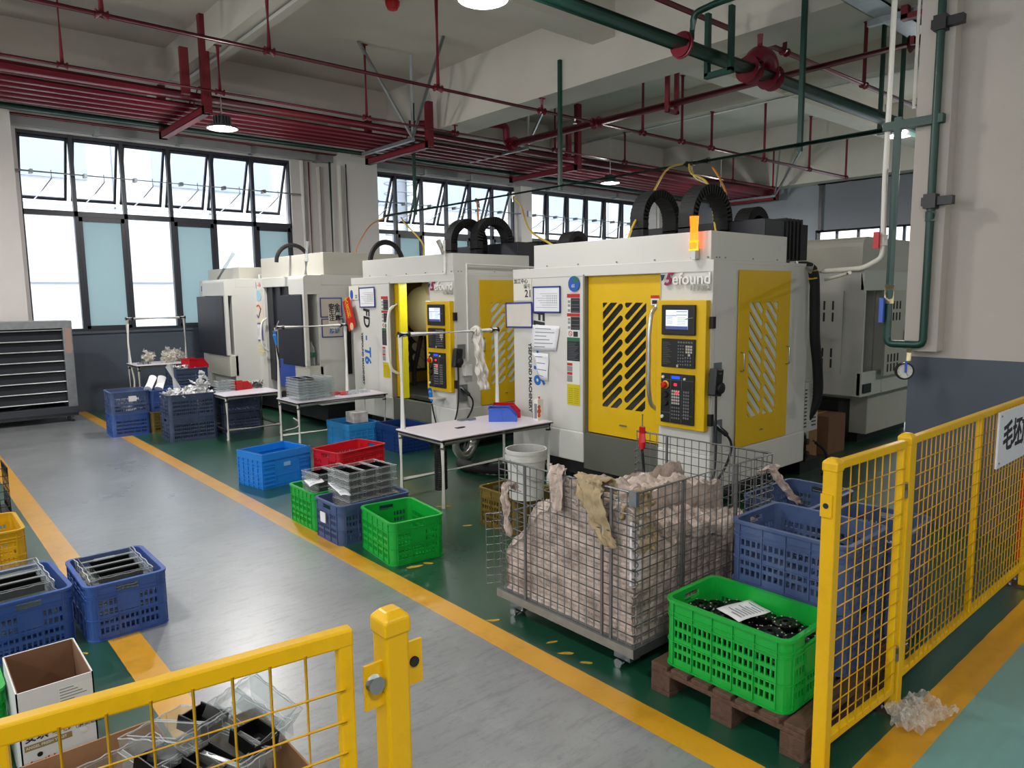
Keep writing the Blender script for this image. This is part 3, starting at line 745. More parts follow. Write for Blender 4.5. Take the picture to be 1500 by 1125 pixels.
    for k in range(5): m.box(X+1.5+k*.07, X+1.53+k*.07, Y(.24), Y(1.5), 2.05, 2.42)
    m.box(X+1.62, X+1.95, Y(.26), Y(1.5), 2.05, 2.38); m.build('bellows', blackr, p)
    m = MB().tube(smoothpath([(X+1.42, Y(.1), 1.98), (X+1.5, Y(-.02), 1.95), (X+1.55, Y(-.03), 1.7), (X+1.58, Y(-.03), 1.35), (X+1.68, Y(-.02), 1.05), (X+1.72, Y(0), .75), (X+1.62, Y(.1), .5)], 5), .045, 12); hs = m.build('drain_hose', blackr, p, True)
    MB().tube([(X+1.42, Y(.1), 1.98), (X+1.5, Y(-.02), 1.95)], .052, 12).build('hose_sleeve', white_pl, hs, True)
    MB().cyl((X+1.5, Y(-.02), 1.945), (X+1.515, Y(-.025), 1.87), .05, 12).build('hose_band', yellow, hs, True)
    return p
G = 'yellow-doored machining centres along the aisle'
m1 = yellow_machine('nearest white machining centre with yellow slotted doors, its front door shut', 3.12, G)
m2 = yellow_machine('second white machining centre with yellow doors, front door open on a round tool carousel', 6.38, G, True, 1)
e_chain(m1, (5.64, 3.8, 2.40), .27, .24, 0, .15, .075); e_chain(m1, (5.50, 4.25, 2.42), .24, .25, 0, .15, .075); e_chain(m1, (6.44, 3.82, 2.36), .17, .2, 0, .15, .08)
e_chain(m1, (5.34, 5.16, 2.24), .12, .12, 0, .15, .05)
e_chain(m2, (5.80, 7.0, 2.42), .25, .3, 0, .14, .09); e_chain(m2, (5.55, 7.2, 2.40), .24, .3, 0, .14, .09); e_chain(m2, (5.78, 7.5, 2.45), .24, .3, 0, .14, .09)
m = MB().tube(arc((5.1, 8.35, 2.2), .27, 0, PI, 14, (.9, 0, 0), (0, 0, 1)), .034, 8); m.build('cable_loop', blackr, m2, True)
# signal lamp of the nearest machine, white conduit of the second
sg = MB().cyl((4.70, 3.27, 2.085), (4.70, 3.27, 2.33), .035, 14).build('signal_lamp', orange_on, m1, True)
MB().cyl((4.70, 3.27, 2.075), (4.70, 3.27, 2.15), .037, 14).build('lamp_base_glow', mat('signal_yellow', 'ffb020', .3, emit='ffa010', estr=1.6), sg, True); MB().box(4.69, 4.745, 3.25, 3.29, 2.01, 2.09).build('lamp_bracket', alu, sg)
cd = MB(); cd.tube([(4.90, 6.365, 1.02), (4.90, 6.365, 2.10), (6.0, 6.365, 2.08)], .013, 8); cdo = cd.build('cable_conduit', white_pl, m2); MB().box(4.83, 4.93, 6.33, 6.38, .87, .99).build('socket_box', white_pl, cdo)
m = MB().cyl((4.72, 6.52, 2.0), (4.72, 6.52, 2.36), .018, 10); m.build('lamp_post', white_pl, m2, True)
MB().cyl((4.72, 6.53, 2.22), (4.70, 6.60, 2.36), .03, 10).build('signal_lamp', mat('signal_unlit', 'b8b2aa', .3), m2, True)
mat('chamber_light_dummy', 'ffffff')
l = bpy.data.lights.new('machine_work_light', 'AREA'); l.size = .25; l.energy = 6; lo = bpy.data.objects.new('machine_work_light', l); COL.objects.link(lo); lo.location = (5.0, 7.25, 1.92)

def grey_machine(label, XF, XP, ya, yb, dy_box, pillar, blackz, hood, extra):
    """white machine with a projecting operator box and a black front panel"""
    p = thing('milling_machine', label, 'machine', (XF+.8, (ya+yb)/2, 0), 0, 'black-panelled machines at the end of the row')
    b = MB(); b.box(XF, XF+1.6, ya+.0, yb, 1.92, 2.06); b.box(XF, XF+1.6, yb-pillar, yb, .28, 1.92); b.box(XF-.06, XF+1.6, ya, ya+dy_box, .30, 1.92); b.box(XF+.3, XF+1.6, ya+dy_box, yb-pillar, .3, 1.92)
    b.build('housing', mach_white, p, bevel=.008)
    # projecting top and bottom of the operator box, rounded on its upper front edge
    m = MB(); pts = [(0, 0), (0, .20)] + [(.05-.05*math.cos(t*PI/8), .20+.05*math.sin(t*PI/8)) for t in range(1, 5)] + [(XF-XP, .25), (XF-XP, 0)]
    m.prism(pts, dy_box+.04, Matrix(((1, 0, 0, XP), (0, 0, 1, ya-.003), (0, 1, 0, 1.80), (0, 0, 0, 1)))); m.build('operator_box_top', mach_white, p)
    z0, z1 = blackz
    m = MB().box(XP+.03, XF, ya, ya+dy_box+.02, .55, z0); m.build('operator_box_base', mach_warm, p, bevel=.015)
    MB().box(XP+.02, XF, ya+dy_box, ya+dy_box+.03, z0, z1).build('operator_box_side', mach_white, p)
    MB().box(XP+.0, XP+.05, ya-.002, ya+.05, z0, z1).build('corner_post', mach_white, p)
    MB().box(XP-.02, XP+.03, ya+.05, ya+dy_box+.28, z0-.01, z1-.01).build('black_panel', charcoal, p, bevel=.006)
    m = MB(); m.box(XF+.05, XF+.08, ya+dy_box, yb-pillar, .5, 1.92)
    for k in range(5): y = ya+dy_box+.1+k*(yb-pillar-ya-dy_box-.1)/5; m.box(XF+.02, XF+.06, y, y+.1, .5, 1.92)
    m.build('front_curtain', charcoal, p)
    m = MB().box(XF+.05, XF+1.5, ya+.05, yb-.05, .06, .30); m.build('plinth', black, p)
    MB().box(hood[0], hood[1], hood[2], hood[3], 2.05, hood[4]).build('roof_hood', mach_warm, p, bevel=.006)
    handle_bow(p, XF-.0, yb-pillar-.06, .95, 1.45, .1, .016, white_pl)
    return p
m3 = grey_machine('third machine from the camera, white with black front and blue frames on its side', 4.45, 4.20, 8.96, 11.32, .42, .44, (.85, 1.80), (4.52, 5.8, 9.0, 11.1, 2.36), None)
m4 = grey_machine('farthest white machine in the row with broad black panel', 4.12, 3.95, 11.15, 12.78, .95, .34, (.89, 1.80), (4.25, 5.6, 11.3, 12.7, 2.24), None)
MB().box(4.80, 4.86, 8.945, 8.957, .70, 1.68).build('dark_gap_strip', black, m3)  # black strip standing in for the dark gap between the machines
m = MB().tube(arc((4.55, 10.0, 2.26), .25, 0, PI, 14, (1, 0, 0), (0, 0, 1)), .03, 8); m.build('cable_loop', blackr, m3, True)
for p_, a, b_ in ((m3, (4.33, 9.15, 2.06), (4.36, 9.12, 2.50)), (m4, (4.02, 11.6, 2.06), (4.22, 11.4, 2.46))):
    s = MB().cyl(a, V(a)*.6+V(b_)*.4, .02, 8).build('lamp_foot', galv, p_, True); MB().cyl(V(a)*.6+V(b_)*.4, b_, .032, 12).build('signal_lamp', clear, p_, True)
# stickers on the pillar of the third machine, and on the farthest
def face_card(p, nm, X, y1, y0, z1, z0, m): return MB().box(X-.003, X, y0, y1, z0, z1).build(nm, m, p)
c = face_card(p_ := m3, 'number_card', 4.448, 11.28, 10.92, 2.05, 1.88, label_white)
text('card_number', '-16', .10, sticker_red, c, FX(4.444, 11.10, 1.96), .0005, bold=.002); MB().box(4.443, 4.445, 11.13, 11.25, 1.90, 2.0).build('card_picture', sticker_grey, c)
c = MB().prism([(.11*math.cos(t*PI/10), .08*math.sin(t*PI/10)) for t in range(20)], .003, FX(4.448, 11.08, 1.79)).build('round_sticker', mat('sticker_cyan', '9fc7d8', .5), p_)
c = face_card(p_, 'poster', 4.448, 11.30, 10.93, 1.69, 1.38, mat('poster_cream', 'ddd0bd', .6))
m = MB().tube(arc((4.444, 11.10, 1.57), .08, .3, PI-.3, 8, (0, 1, 0), (0, 0, 1)), .01, 5); m.build('poster_arc', sticker_red, c); m = MB().bar((4.444, 11.19, 1.55), (4.444, 11.11, 1.45), .02, .004); m.bar((4.444, 11.11, 1.45), (4.444, 10.99, 1.60), .02, .004); m.build('poster_tick', mat('tick_blue', '2c4c9c', .5), c)
c = face_card(p_, 'notice', 4.448, 11.22, 10.93, 1.06, .88, mat('notice_cream', 'd8d0b4', .6)); m = MB()
for k in range(3): m.box(4.443, 4.445, 10.96, 11.19, .91+k*.05, .915+k*.05)
m.build('notice_lines', sticker_yellow, c)
c = face_card(m4, 'number_card', 4.118, 12.74, 12.48, 2.03, 1.86, label_white); MB().box(4.112, 4.115, 12.55, 12.68, 1.88, 1.97).build('card_picture', sticker_blue, c); MB().box(4.112, 4.115, 12.49, 12.54, 1.88, 2.0).build('card_stripe', sticker_red, c)
cd = MB(); cd.tube([(4.52, 11.14, .95), (4.50, 11.14, 2.12), (4.95, 11.14, 2.12)], .014, 8); cdo = cd.build('cable_conduit', white_pl, m4); MB().box(4.47, 4.58, 11.11, 11.15, .88, .99).build('socket_box', white_pl, cdo)
MB().box(4.40, 4.43, 9.5, 10.3, .46, .86).build('lower_door', mat('blue_sheet', '2c4a9c', .4), m3)
# machine of the second row, right of the nearest one
p = thing('machining_centre', 'white machine behind the nearest one with an open control cabinet', 'machine', (9.1, 4.5, 0))
b = MB(); b.box(8.05, 8.10, 3.4, 5.6, .6, 1.98); b.box(8.05, 10, 3.45, 5.6, 1.8, 1.98); b.box(8.60, 10, 3.4, 5.6, .6, 1.98); b.box(8.05, 8.6, 3.4, 3.45, 1.76, 1.98); b.box(8.05, 8.6, 3.4, 3.45, .6, .86); b.box(8.55, 8.6, 3.5, 5.6, .6, 1.9); b.build('housing', mach_white, p, bevel=.008)
m = MB(); m.prism([(0, 0), (0, .26)] + [(.1-.1*math.cos(t*PI/8), .26+.1*math.sin(t*PI/8)) for t in range(1, 5)] + [(1.7, .36), (1.7, 0)], 2.1, Matrix(((1, 0, 0, 8.0), (0, 0, 1, 3.42), (0, 1, 0, 1.98), (0, 0, 0, 1)))); m.build('rounded_roof', mach_warm, p)
MB().box(8.1, 8.58, 3.75, 3.8, .86, 1.76).build('cabinet_inside', dark_in, p)
m = MB(); m.box(8.16, 8.3, 3.6, 3.72, 1.15, 1.3); m.box(8.15, 8.32, 3.6, 3.72, .9, 1.08); m.tube(smoothpath([(8.2, 3.6, 1.7), (8.32, 3.55, 1.6), (8.3, 3.55, 1.4), (8.2, 3.6, 1.3)]), .02, 8); m.build('cabinet_wiring', black, p)
d = MB().box(8.48, 9.36, 3.33, 3.36, .80, 1.76).build('cabinet_door', mach_warm, p)
for z in (.84, .95, 1.42, 1.55):
    for k in range(4): MB().box(8.56+k*.09, 8.585+k*.09, 3.324, 3.332, z, z+.09).build('vent_slot', dark_in, d)
MB().box(9.0, 9.1, 3.29, 3.33, 1.15, 1.3).build('door_lock', black, d)
d = MB().box(8.03, 8.05, 3.62, 4.05, .84, 1.76).build('side_cover', mach_white, p); 
for k in range(3):
    for z in (.9, 1.02, 1.42, 1.55): MB().box(8.026, 8.032, 3.72+k*.1, 3.74+k*.1, z, z+.1).build('vent_slot', dark_in, d)
MB().box(8.10, 8.3, 3.385, 3.4, .63, .73).build('name_plate', black, p)
m = MB(); m.box(8.5, 10, 3.5, 5.5, .1, .6); m.build('base', mach_warm, p, bevel=.01); m = MB(); m.box(8.2, 8.5, 3.7, 5.4, .05, .5); m.box(8.5, 9.9, 3.6, 5.4, 0, .1); m.build('plinth', black, p)
# ================================================================ pipes and steelwork under the ceiling
def one(name, label, cat, mb, m, group=None, smooth=True, bevel=0):
    return tag(mb.build(name, m, None, smooth, bevel), label, cat, group)
XA, XB = -6.3, 17.6
rack = [(9.98, 4.345, .135, 'thickest red pipe, front edge of the pipe rack before the windows'), (10.30, 4.30, .092, 'red pipe directly behind the thickest one on the pipe rack'), (10.55, 4.30, .092, 'red rack pipe, second behind the thickest one'),
        (10.80, 4.30, .092, 'red rack pipe, third behind the thickest one'), (11.05, 4.30, .092, 'red rack pipe, fourth behind the thickest one'), (11.28, 4.30, .092, 'red rack pipe next to the green pipe')]
for y, z, r, l in rack: one('red_pipe', l, 'pipe', MB().cyl((XA, y, z), (XB, y, z), r, 20), red_pipe, 'red pipes on the rack')
one('green_pipe', 'dark green pipe on the window edge of the red pipe rack', 'pipe', MB().cyl((XA, 11.58, 4.27), (XB, 11.58, 4.27), .085, 16), green_pipe)
one('red_pipe', 'thin red pipe along the top of the window wall above the grey trunking', 'pipe', MB().cyl((XA, 12.72, 4.42), (XB, 12.72, 4.42), .038, 12), red_pipe)
for k, (x, l) in enumerate(((3.37, 'red steel trestle under the pipe rack before the window at the left'), (6.80, 'red steel trestle under the pipe rack beside the column and the V braces'), (10.2, 'red steel trestle under the pipe rack past the crossing thick red main'), (17.52, 'farthest red steel trestle, at the far wall end of the pipe rack'))):
    t = thing('pipe_trestle', l, 'pipe rack', (x, 10.65, 4.1), 0, 'pipe rack trestles')
    b = MB()
    for s in (-.05, .045): b.box(x+s, x+s+.006, 9.7, 11.66, 4.10, 4.2)
    b.box(x-.05, x+.05, 9.7, 11.66, 4.19, 4.2); b.box(x-.05, x+.05, 9.7, 11.66, 4.10, 4.107); b.build('crossbar', red_brk, t)
    tops = ((5.3, 4.85), (4.42, 4.42), (5.3, 4.85), (4.42, 4.42))[k]
    MB().box(x-.05, x+.05, 9.68, 9.78, 4.1, tops[0] if k != 1 else 5.3).build('hanger_post', red_brk, t) if k != 1 else MB().box(x-.05, x+.05, 9.68, 9.78, 4.1, 4.80).build('hanger_post', red_brk, t)
    MB().box(x-.05, x+.05, 11.56, 11.66, 4.1, 4.85).build('hanger_post', red_brk, t)
    MB().box(x-.3, x-.2, 9.7, 9.76, 4.3, 4.86).build('hanger_post', red_brk, t) if k in (0, 2) else None
    for y, z, r, _ in rack:
        MB().tube([(x+.0, y+(r+.008)*math.cos(a*PI/8), z+(r+.008)*math.sin(a*PI/8)) for a in range(0, 9)], .008, 6).build('u_bolt', red_brk, t)
def sprinkler(name_label, y, z, r, x0, x1, drops, heads=()):
    t = thing('sprinkler_pipe', name_label, 'sprinkler pipe', ((x0+x1)/2, y, z))
    MB().cyl((x0, y, z), (x1, y, z), r, 12).build('main_run', red_pipe, t, True)
    for x, top, dy in drops:
        m = MB().cyl((x, y+dy, z+.0), (x, y+dy, top), r*.72, 10); h = m.build('hanger_drop', red_pipe, t, True)
        MB().cyl((x-.05, y, z), (x+.05, y, z), r*1.35, 12).build('tee_fitting', red_pipe, h, True)
        MB().box(x-.045, x+.045, y+dy-.02, y+dy+.02, top-.012, top).build('ceiling_plate', red_brk, h)
    for x in heads:
        m = MB().cyl((x, y, z), (x, y, z-.07), .012, 8); m.cyl((x, y, z-.07), (x, y, z-.075), .03, 10); m.build('sprinkler_head', steel, t, True)
    return t
sprinkler('long red sprinkler pipe in front, from the left edge to beside the right pipes', 7.4, 4.25, .034, XA, 16.3, [(-3, 5.3, 0), (-.7, 5.3, 0), (1.70, 5.3, 0), (3.22, 4.86, 0), (5.32, 5.3, 0), (7.05, 4.42, 0), (9.22, 5.3, 0), (10.24, 5.3, 0), (11.1, 4.86, 0), (12.84, 5.3, 0), (14.6, 5.3, 0), (16.26, 5.3, 0)], (7.7,))
sprinkler('lower red sprinkler pipe running just over the pipe rack', 9.38, 4.3, .03, XA, 16.75, [(-2, 5.3, 0), (1.73, 5.3, 0), (3.42, 4.86, 0), (5.48, 5.3, 0), (7.05, 4.42, 0), (9.25, 5.3, 0), (11.15, 4.86, 0), (14.95, 4.86, 0), (16.72, 5.3, 0)], ())
sprinkler('red sprinkler pipe at the upper right crossing above the thick green pipe', 4.45, 4.5, .036, XA, 14.5, [(5.5, 5.3, 0), (8.1, 5.3, 0), (10.2, 5.3, 0), (12.3, 5.3, 0)], ())
# thick red main across, with its elbow and clamps
t = thing('fire_main', 'thick red main crossing from the right over the nearest machine to the pipe rack', 'pipe', (8.15, 2, 4.25))
MB().cyl((8.15, YN, 4.25), (8.15, 9.2, 4.25), .062, 18).build('main_run', red_pipe, t, True)
for y in (7.4, 3.05, -2):
    m = MB().cyl((8.15, y-.06, 4.25), (8.15, y+.06, 4.25), .085, 18); c = m.build('coupling', red_brk, t, True)
    m = MB()
    for s in (-.09, .09): m.box(8.15+s-.025, 8.15+s+.025, y-.02, y+.02, 4.21, 4.29)
    m.build('clamp_lug', red_brk, c)
b = MB(); b.box(8.03, 8.27, 6.02, 6.08, 4.13, 4.17); b.build('hanger_bar', red_brk, t)
for x in (8.04, 8.24): MB().box(x-.018, x+.018, 6.02, 6.08, 4.13, 4.85).build('hanger_post', red_brk, t)
m = MB().tube(fillet([(8.15, 9.2, 4.25), (8.15, 9.42, 4.25), (8.15, 9.42, 4.56), (8.0, 9.46, 4.58), (6.8, 10.3, 4.56)], .12, 5), .06, 14); m.build('elbow_run', red_pipe, t, True)
for y in (9.2, 9.3): MB().cyl((8.15, y, 4.25), (8.15, y+.03, 4.25), .11, 18).build('flange', red_brk, t, True)
# big green main with couplings, valve and hangers
t = thing('green_main', 'thick dark green main near the ceiling with a red valve', 'pipe', (3, 4.15, 4.0))
MB().cyl((XA, 4.15, 4.0), (12.6, 4.15, 4.0), .098, 20).build('main_run', green_pipe, t, True)
m = MB(); m.tube([(5.72+.0, 4.15+.108*math.cos(k*PI/10), 4+.108*math.sin(k*PI/10)) for k in range(20)], .014, 8, closed=True); m.cyl((5.69, 4.15, 4.0), (5.75, 4.15, 4.0), .108, 20); m.build('coupling', red_pipe, t, True)
v = MB().cyl((6.82, 4.15, 4.0), (6.93, 4.15, 4.0), .132, 22); vv = v.build('valve_flange', red_pipe, t, True)
v = MB().cyl((7.22, 4.15, 4.0), (7.33, 4.15, 4.0), .132, 22); v.build('valve_flange', red_pipe, t, True)
v = MB().tube(fillet([(6.88, 4.15, 4.0), (6.96, 4.13, 4.16), (7.19, 4.13, 4.16), (7.27, 4.15, 4.0)], .1, 5), .10, 16); v.build('valve_body', red_pipe, t, True)
MB().cyl((7.02, 4.13, 4.2), (7.02, 4.13, 4.37), .03, 12).build('valve_stem', red_brk, t, True)
for x in (6.32, 10.35):
    for y in (4.02, 4.28): MB().box(x-.03, x+.03, y-.02, y+.02, 3.86, 4.45 if x < 8 else 5.3).build('hanger_post', green_pipe, t)
    MB().box(x-.03, x+.03, 4.0, 4.3, 3.84, 3.89).build('hanger_bar', green_pipe, t)
t = one('green_branch_pipe', 'thin green branch rising from the thick green main and running towards the upper right', 'pipe', MB().tube(fillet([(5.86, 4.15, 4.08), (5.86, 4.12, 4.30), (5.86, 3.9, 4.32), (5.86, 2.3, 4.32)], .06, 4), .03, 10), green_pipe)
# compressed-air line with its posts
t = thing('air_pipe', 'thin green compressed air pipe sloping across the windows above the machines', 'pipe', (6.95, 7, 3.2))
MB().tube([(6.95, 11.4, 3.19), (6.95, 2.75, 3.19), (5.95, 2.34, 2.98), (5.73, 2.22, 2.94)], .024, 10).build('main_run', green_pipe, t, True)
for y, top in ((6.98, 4.8), (3.64, 4.8), (10.45, 4.95)): MB().box(6.955, 7.0, y-.022, y+.022, 3.13, top).build('hanger_post', green_pipe, t)
for y in (4.9, 7.95, 8.7):
    q = MB().cyl((6.95, y, 3.19), (6.95, y-.02, 3.08), .018, 8); q.cyl((6.95, y-.05, 3.19), (6.95, y+.05, 3.19), .034, 10); q.build('outlet_cock', steel, t, True)
MB().cyl((6.95, 4.95, 3.19), (6.95, 4.66, 3.19), .034, 10).build('union', black, t, True)
hose_y = mat('yellow_hose', 'd9b63a', .4); hose_o = mat('orange_hose', 'd98a2a', .4)
def hose(label, pts, m, r=.011): one('air_hose', label, 'hose', MB().tube(smoothpath(pts, 8), r, 7), m, 'coloured air hoses')
hose('yellow air hose falling left from the green pipe to the roof of the nearest machine', [(6.95, 4.98, 3.2), (6.6, 4.95, 3.1), (5.9, 4.6, 2.75), (5.2, 4.25, 2.4), (4.95, 4.12, 2.23)], hose_y)
hose('yellow air hose doubled down into the black cable loops of the nearest machine', [(6.95, 4.92, 3.2), (6.75, 4.75, 3.05), (6.3, 4.25, 2.85), (5.95, 3.95, 2.6), (5.85, 3.82, 2.23)], hose_y)
hose('pale yellow air hose beside the doubled one, inside the large cable loop', [(6.95, 4.90, 3.18), (6.78, 4.72, 3.0), (6.36, 4.22, 2.8), (6.02, 3.9, 2.52), (5.92, 3.74, 2.22)], mat('pale_hose', 'd8cf9a', .4), .008)
hose('orange air hose dropping straight behind the large cable loop', [(6.95, 4.62, 3.12), (6.85, 4.45, 2.95), (6.5, 4.15, 2.7), (6.1, 4.0, 2.4), (5.98, 3.95, 2.05)], hose_o)
hose('yellow air hose falling to the left end of the nearest machine', [(6.95, 7.9, 3.14), (6.6, 7.35, 2.95), (5.7, 6.2, 2.5), (4.98, 5.08, 2.23)], hose_y)
hose('orange air hose arching down into the cable loops of the second machine', [(6.95, 8.75, 3.18), (6.85, 8.6, 3.1), (6.4, 8.0, 2.7), (6.2, 7.65, 2.24)], hose_o)
hose('yellow air hose falling to the roof of the second machine', [(6.95, 10.85, 3.12), (6.6, 10.2, 2.95), (5.7, 8.4, 2.5), (4.98, 7.3, 2.23)], hose_y)
hose('orange air hose curving left to the third machine before the column', [(6.95, 11.35, 3.17), (6.6, 11.3, 3.0), (5.9, 10.5, 2.6), (5.5, 9.9, 2.37)], hose_o)
# galvanised seismic braces
def brace(label, x, yn, yf, z, tops):
    t = thing('seismic_brace', label, 'brace', (x, (yn+yf)/2, z), 0, 'galvanised braces')
    MB().box(x-.03, x+.03, yn, yf, z-.02, z+.03).build('strut_channel', galv, t)
    for tp in tops:
        r_ = MB().bar((x, yn+.02, z+.03), tp, .035); r_.build('rod', galv if tp[0] != x else alu, t)
    return t
brace('galvanised V shaped brace with pale channel beside the column', 6.45, 9.66, 11.2, 4.17, [(5.35, 9.32, 5.3), (6.2, 9.3, 5.3), (6.15, 8.4, 5.3)])
brace('galvanised brace with pale channel near the far wall end of the rack', 17.3, 9.62, 11.2, 4.17, [(16.7, 9.2, 5.3), (15.9, 8.0, 5.3)])
brace('galvanised brace over the red elbow of the thick red main', 8.75, 9.55, 11.2, 4.30, [(8.75, 9.5, 5.3), (8.9, 9.0, 5.3)])
# wall trunking over the windows
t = thing('cable_trunking', 'grey trunking running along the wall just above all the windows', 'cable trunking', (6, 12.9, 4.3))
MB().box(XA, XB-.2, 12.83, 12.96, 4.30, 4.415).build('duct_body', tray_grey, t)
for k in range(13): x = 1.5+k*1.22; MB().box(x, x+.07, 12.82, 12.99, 4.285, 4.46).build('bracket', galv, t)
# conduits and pipes on the wall between the first two windows and on the left column
one('downpipe', 'white downpipe nearest the window frame, between the two windows', 'pipe', MB().cyl((6.13, 12.9, 0), (6.13, 12.9, 4.28), .05, 12), pale_pl)
one('thin_conduit', 'thin red conduit on the white wall strip between the windows', 'pipe', MB().cyl((6.28, 12.94, 0), (6.28, 12.94, 4.28), .014, 8), red_pipe)
one('downpipe', 'white downpipe in the middle of the wall strip, left of the thin green pipe', 'pipe', MB().cyl((6.46, 12.9, 0), (6.46, 12.9, 4.2), .045, 12), pale_pl)
one('green_riser', 'thin green riser between two white downpipes on the window wall', 'pipe', MB().cyl((6.60, 12.72, 0), (6.60, 12.72, 4.28), .022, 8), green_pipe)
one('downpipe', 'white downpipe against the broad column, right of the thin green riser', 'pipe', MB().cyl((6.70, 12.53, 0), (6.70, 12.53, 4.2), .045, 12), pale_pl)
one('black_cable', 'black cable hanging down the broad grey column between the windows', 'cable', MB().tube(smoothpath([(6.86, 12.58, 4.25), (6.86, 12.57, 3.0), (6.90, 12.57, 2.4), (7.05, 12.57, 2.2)]), .012, 6), black)
for x, l in ((16.35, 'white downpipe beside the farthest window, seen through the cable loops'), (16.75, 'second white downpipe near the far corner, seen through the cable loops')): one('downpipe', l, 'pipe', MB().cyl((x, 12.53, 0), (x, 12.53, 4.2), .05, 12), pale_pl)
one('green_riser', 'thin green riser by the far corner, seen through the cable loops', 'pipe', MB().cyl((16.55, 12.5, 0), (16.55, 12.5, 4.2), .024, 8), green_pipe)
one('surface_conduit', 'white conduit under the small ceiling beam at the left, carrying a lamp', 'conduit', MB().cyl((3.54, YN, 4.835), (3.54, 11.2, 4.835), .022, 8), white_pl)
one('surface_conduit', 'white conduit under the small ceiling beam at the right, carrying a lamp', 'conduit', MB().cyl((11.16, YN, 4.835), (11.16, 11.2, 4.835), .022, 8), white_pl)
one('alarm_bell', 'small red round alarm on the ceiling', 'alarm', MB().lathe([(0, -.1), (.06, -.09), (.085, -.04), (.09, 0)], 18, None, (5.0, 7.86, 5.3)), red_pl)
# right wall: green riser loop with gauge, white water pipe, wall brackets
t = thing('air_riser', 'dark green riser loop with pressure gauge on the white right wall casing', 'pipe', (5.7, 2.05, 1.2))
MB().tube(fillet([(5.68, 2.22, 3.0), (5.68, 2.22, 1.36), (5.68, 1.97, 1.36), (5.68, 1.97, 5.25)], .045, 4), .027, 12).build('loop_pipe', green_pipe, t, True)
b = MB().cyl((5.68, 2.22, 1.66), (5.68, 2.22, 1.80), .034, 12); bv = b.build('ball_valve', mat('brass', '9c9270', .35, metal=.8), t, True)
MB().box(5.62, 5.65, 2.235, 2.265, 1.52, 1.70).build('valve_lever', blue_pl, bv)
b = MB().cyl((5.68, 2.06, 1.36), (5.68, 2.06, 1.24), .016, 10); b.build('gauge_stem', mat('brass', '', 0), t, True)
XG = basis((5.655, 2.075, 1.165), (.6, -.8, 0), (0, 0, 1))
gz = MB().lathe([(0, -.03), (.062, -.03), (.066, .0), (.062, .022), (.055, .022), (.052, .012)], 28, XG).build('gauge_case', black, t, True)
MB().lathe([(0, .012), (.053, .012)], 28, XG).build('gauge_dial', label_white, gz)
n = MB().bar(XG @ V((0, 0, .015)), XG @ V((.02, -.034, .015)), .004, .002)
for k in range(9): a = -.8+k*4.74/8; n.bar(XG @ V((.04*math.cos(a), .04*math.sin(a), .0135)), XG @ V((.05*math.cos(a), .05*math.sin(a), .0135)), .003, .001)
n.build('needle', ink, gz); MB().box(-.008, .008, -.01, .075, .024, .03, XG).build('cock_lever', blue_pl, gz)
for z in (3.58, 2.38):
    b = MB(); b.box(5.66, 5.72, 1.83, 2.03, z-.03, z+.03); b.box(5.64, 5.72, 1.93, 2.01, z-.05, z+.05); b.build('wall_bracket', black, t)
MB().box(5.66, 5.72, 1.92, 2.32, 2.915, 2.975).build('bracket_arm', green_pipe, t)
MB().cyl((5.68, 1.97, 2.24), (5.68, 1.97, 2.31), .035, 12).build('union', galv, t, True)
t = thing('water_pipe', 'white water pipe with a red valve beside the green riser loop', 'pipe', (5.72, 2.3, 1.9))
MB().tube(fillet([(5.70, 2.29, 5.0), (5.70, 2.30, 2.6), (5.70, 2.29, 2.0), (5.75, 2.45, 1.93), (6.2, 2.98, 1.93)], .05, 4), .02, 10).build('main_run', pale_pl, t, True)
MB().tube(smoothpath([(5.75, 2.55, 1.90), (6.0, 2.75, 1.88), (6.25, 2.98, 1.86)]), .014, 8).build('small_branch', pale_pl, t, True)
b = MB().cyl((5.70, 2.29, 2.09), (5.70, 2.29, 2.17), .032, 12); c = b.build('stop_valve', pale_pl, t, True); MB().box(5.64, 5.67, 2.30, 2.34, 2.07, 2.19).build('red_handle', red_pl, c)
one('surface_conduit', 'thin white conduit hanging just right of the white water pipe', 'conduit', MB().cyl((5.95, 2.22, 3.1), (5.95, 2.22, 4.4), .012, 8), pale_pl)
# tray and red pipes at the upper right
t = thing('cable_tray', 'grey cable tray hung below the ceiling at the upper right', 'cable tray', (10, 3.1, 4.4))
b = MB(); b.box(6.2, 14, 3.0, 3.24, 4.40, 4.41); b.box(6.2, 14, 3.0, 3.008, 4.40, 4.5); b.box(6.2, 14, 3.232, 3.24, 4.40, 4.5); b.build('tray', galv, t)
for x in (7.6, 10.5): MB().box(x-.03, x+.03, 2.5, 3.3, 4.34, 4.40).build('cross_arm', galv, t); MB().box(x-.02, x+.02, 2.94, 2.98, 4.4, 5.3).build('hanger_rod', galv, t)
for y, l in ((2.82, 'red pipe beside the grey cable tray at the upper right corner'), (2.58, 'second red pipe from the grey cable tray at the upper right corner')): one('red_pipe', l, 'pipe', MB().cyl((6.2, y, 4.47), (14, y, 4.47), .065, 14), red_pipe)
one('steel_bracket', 'short red steel bracket across the pipes at the upper right corner', 'bracket', MB().box(7.5, 7.58, 2.45, 2.96, 4.29, 4.34).box(7.5, 7.58, 2.90, 2.96, 4.3, 4.85), red_brk, None, False)
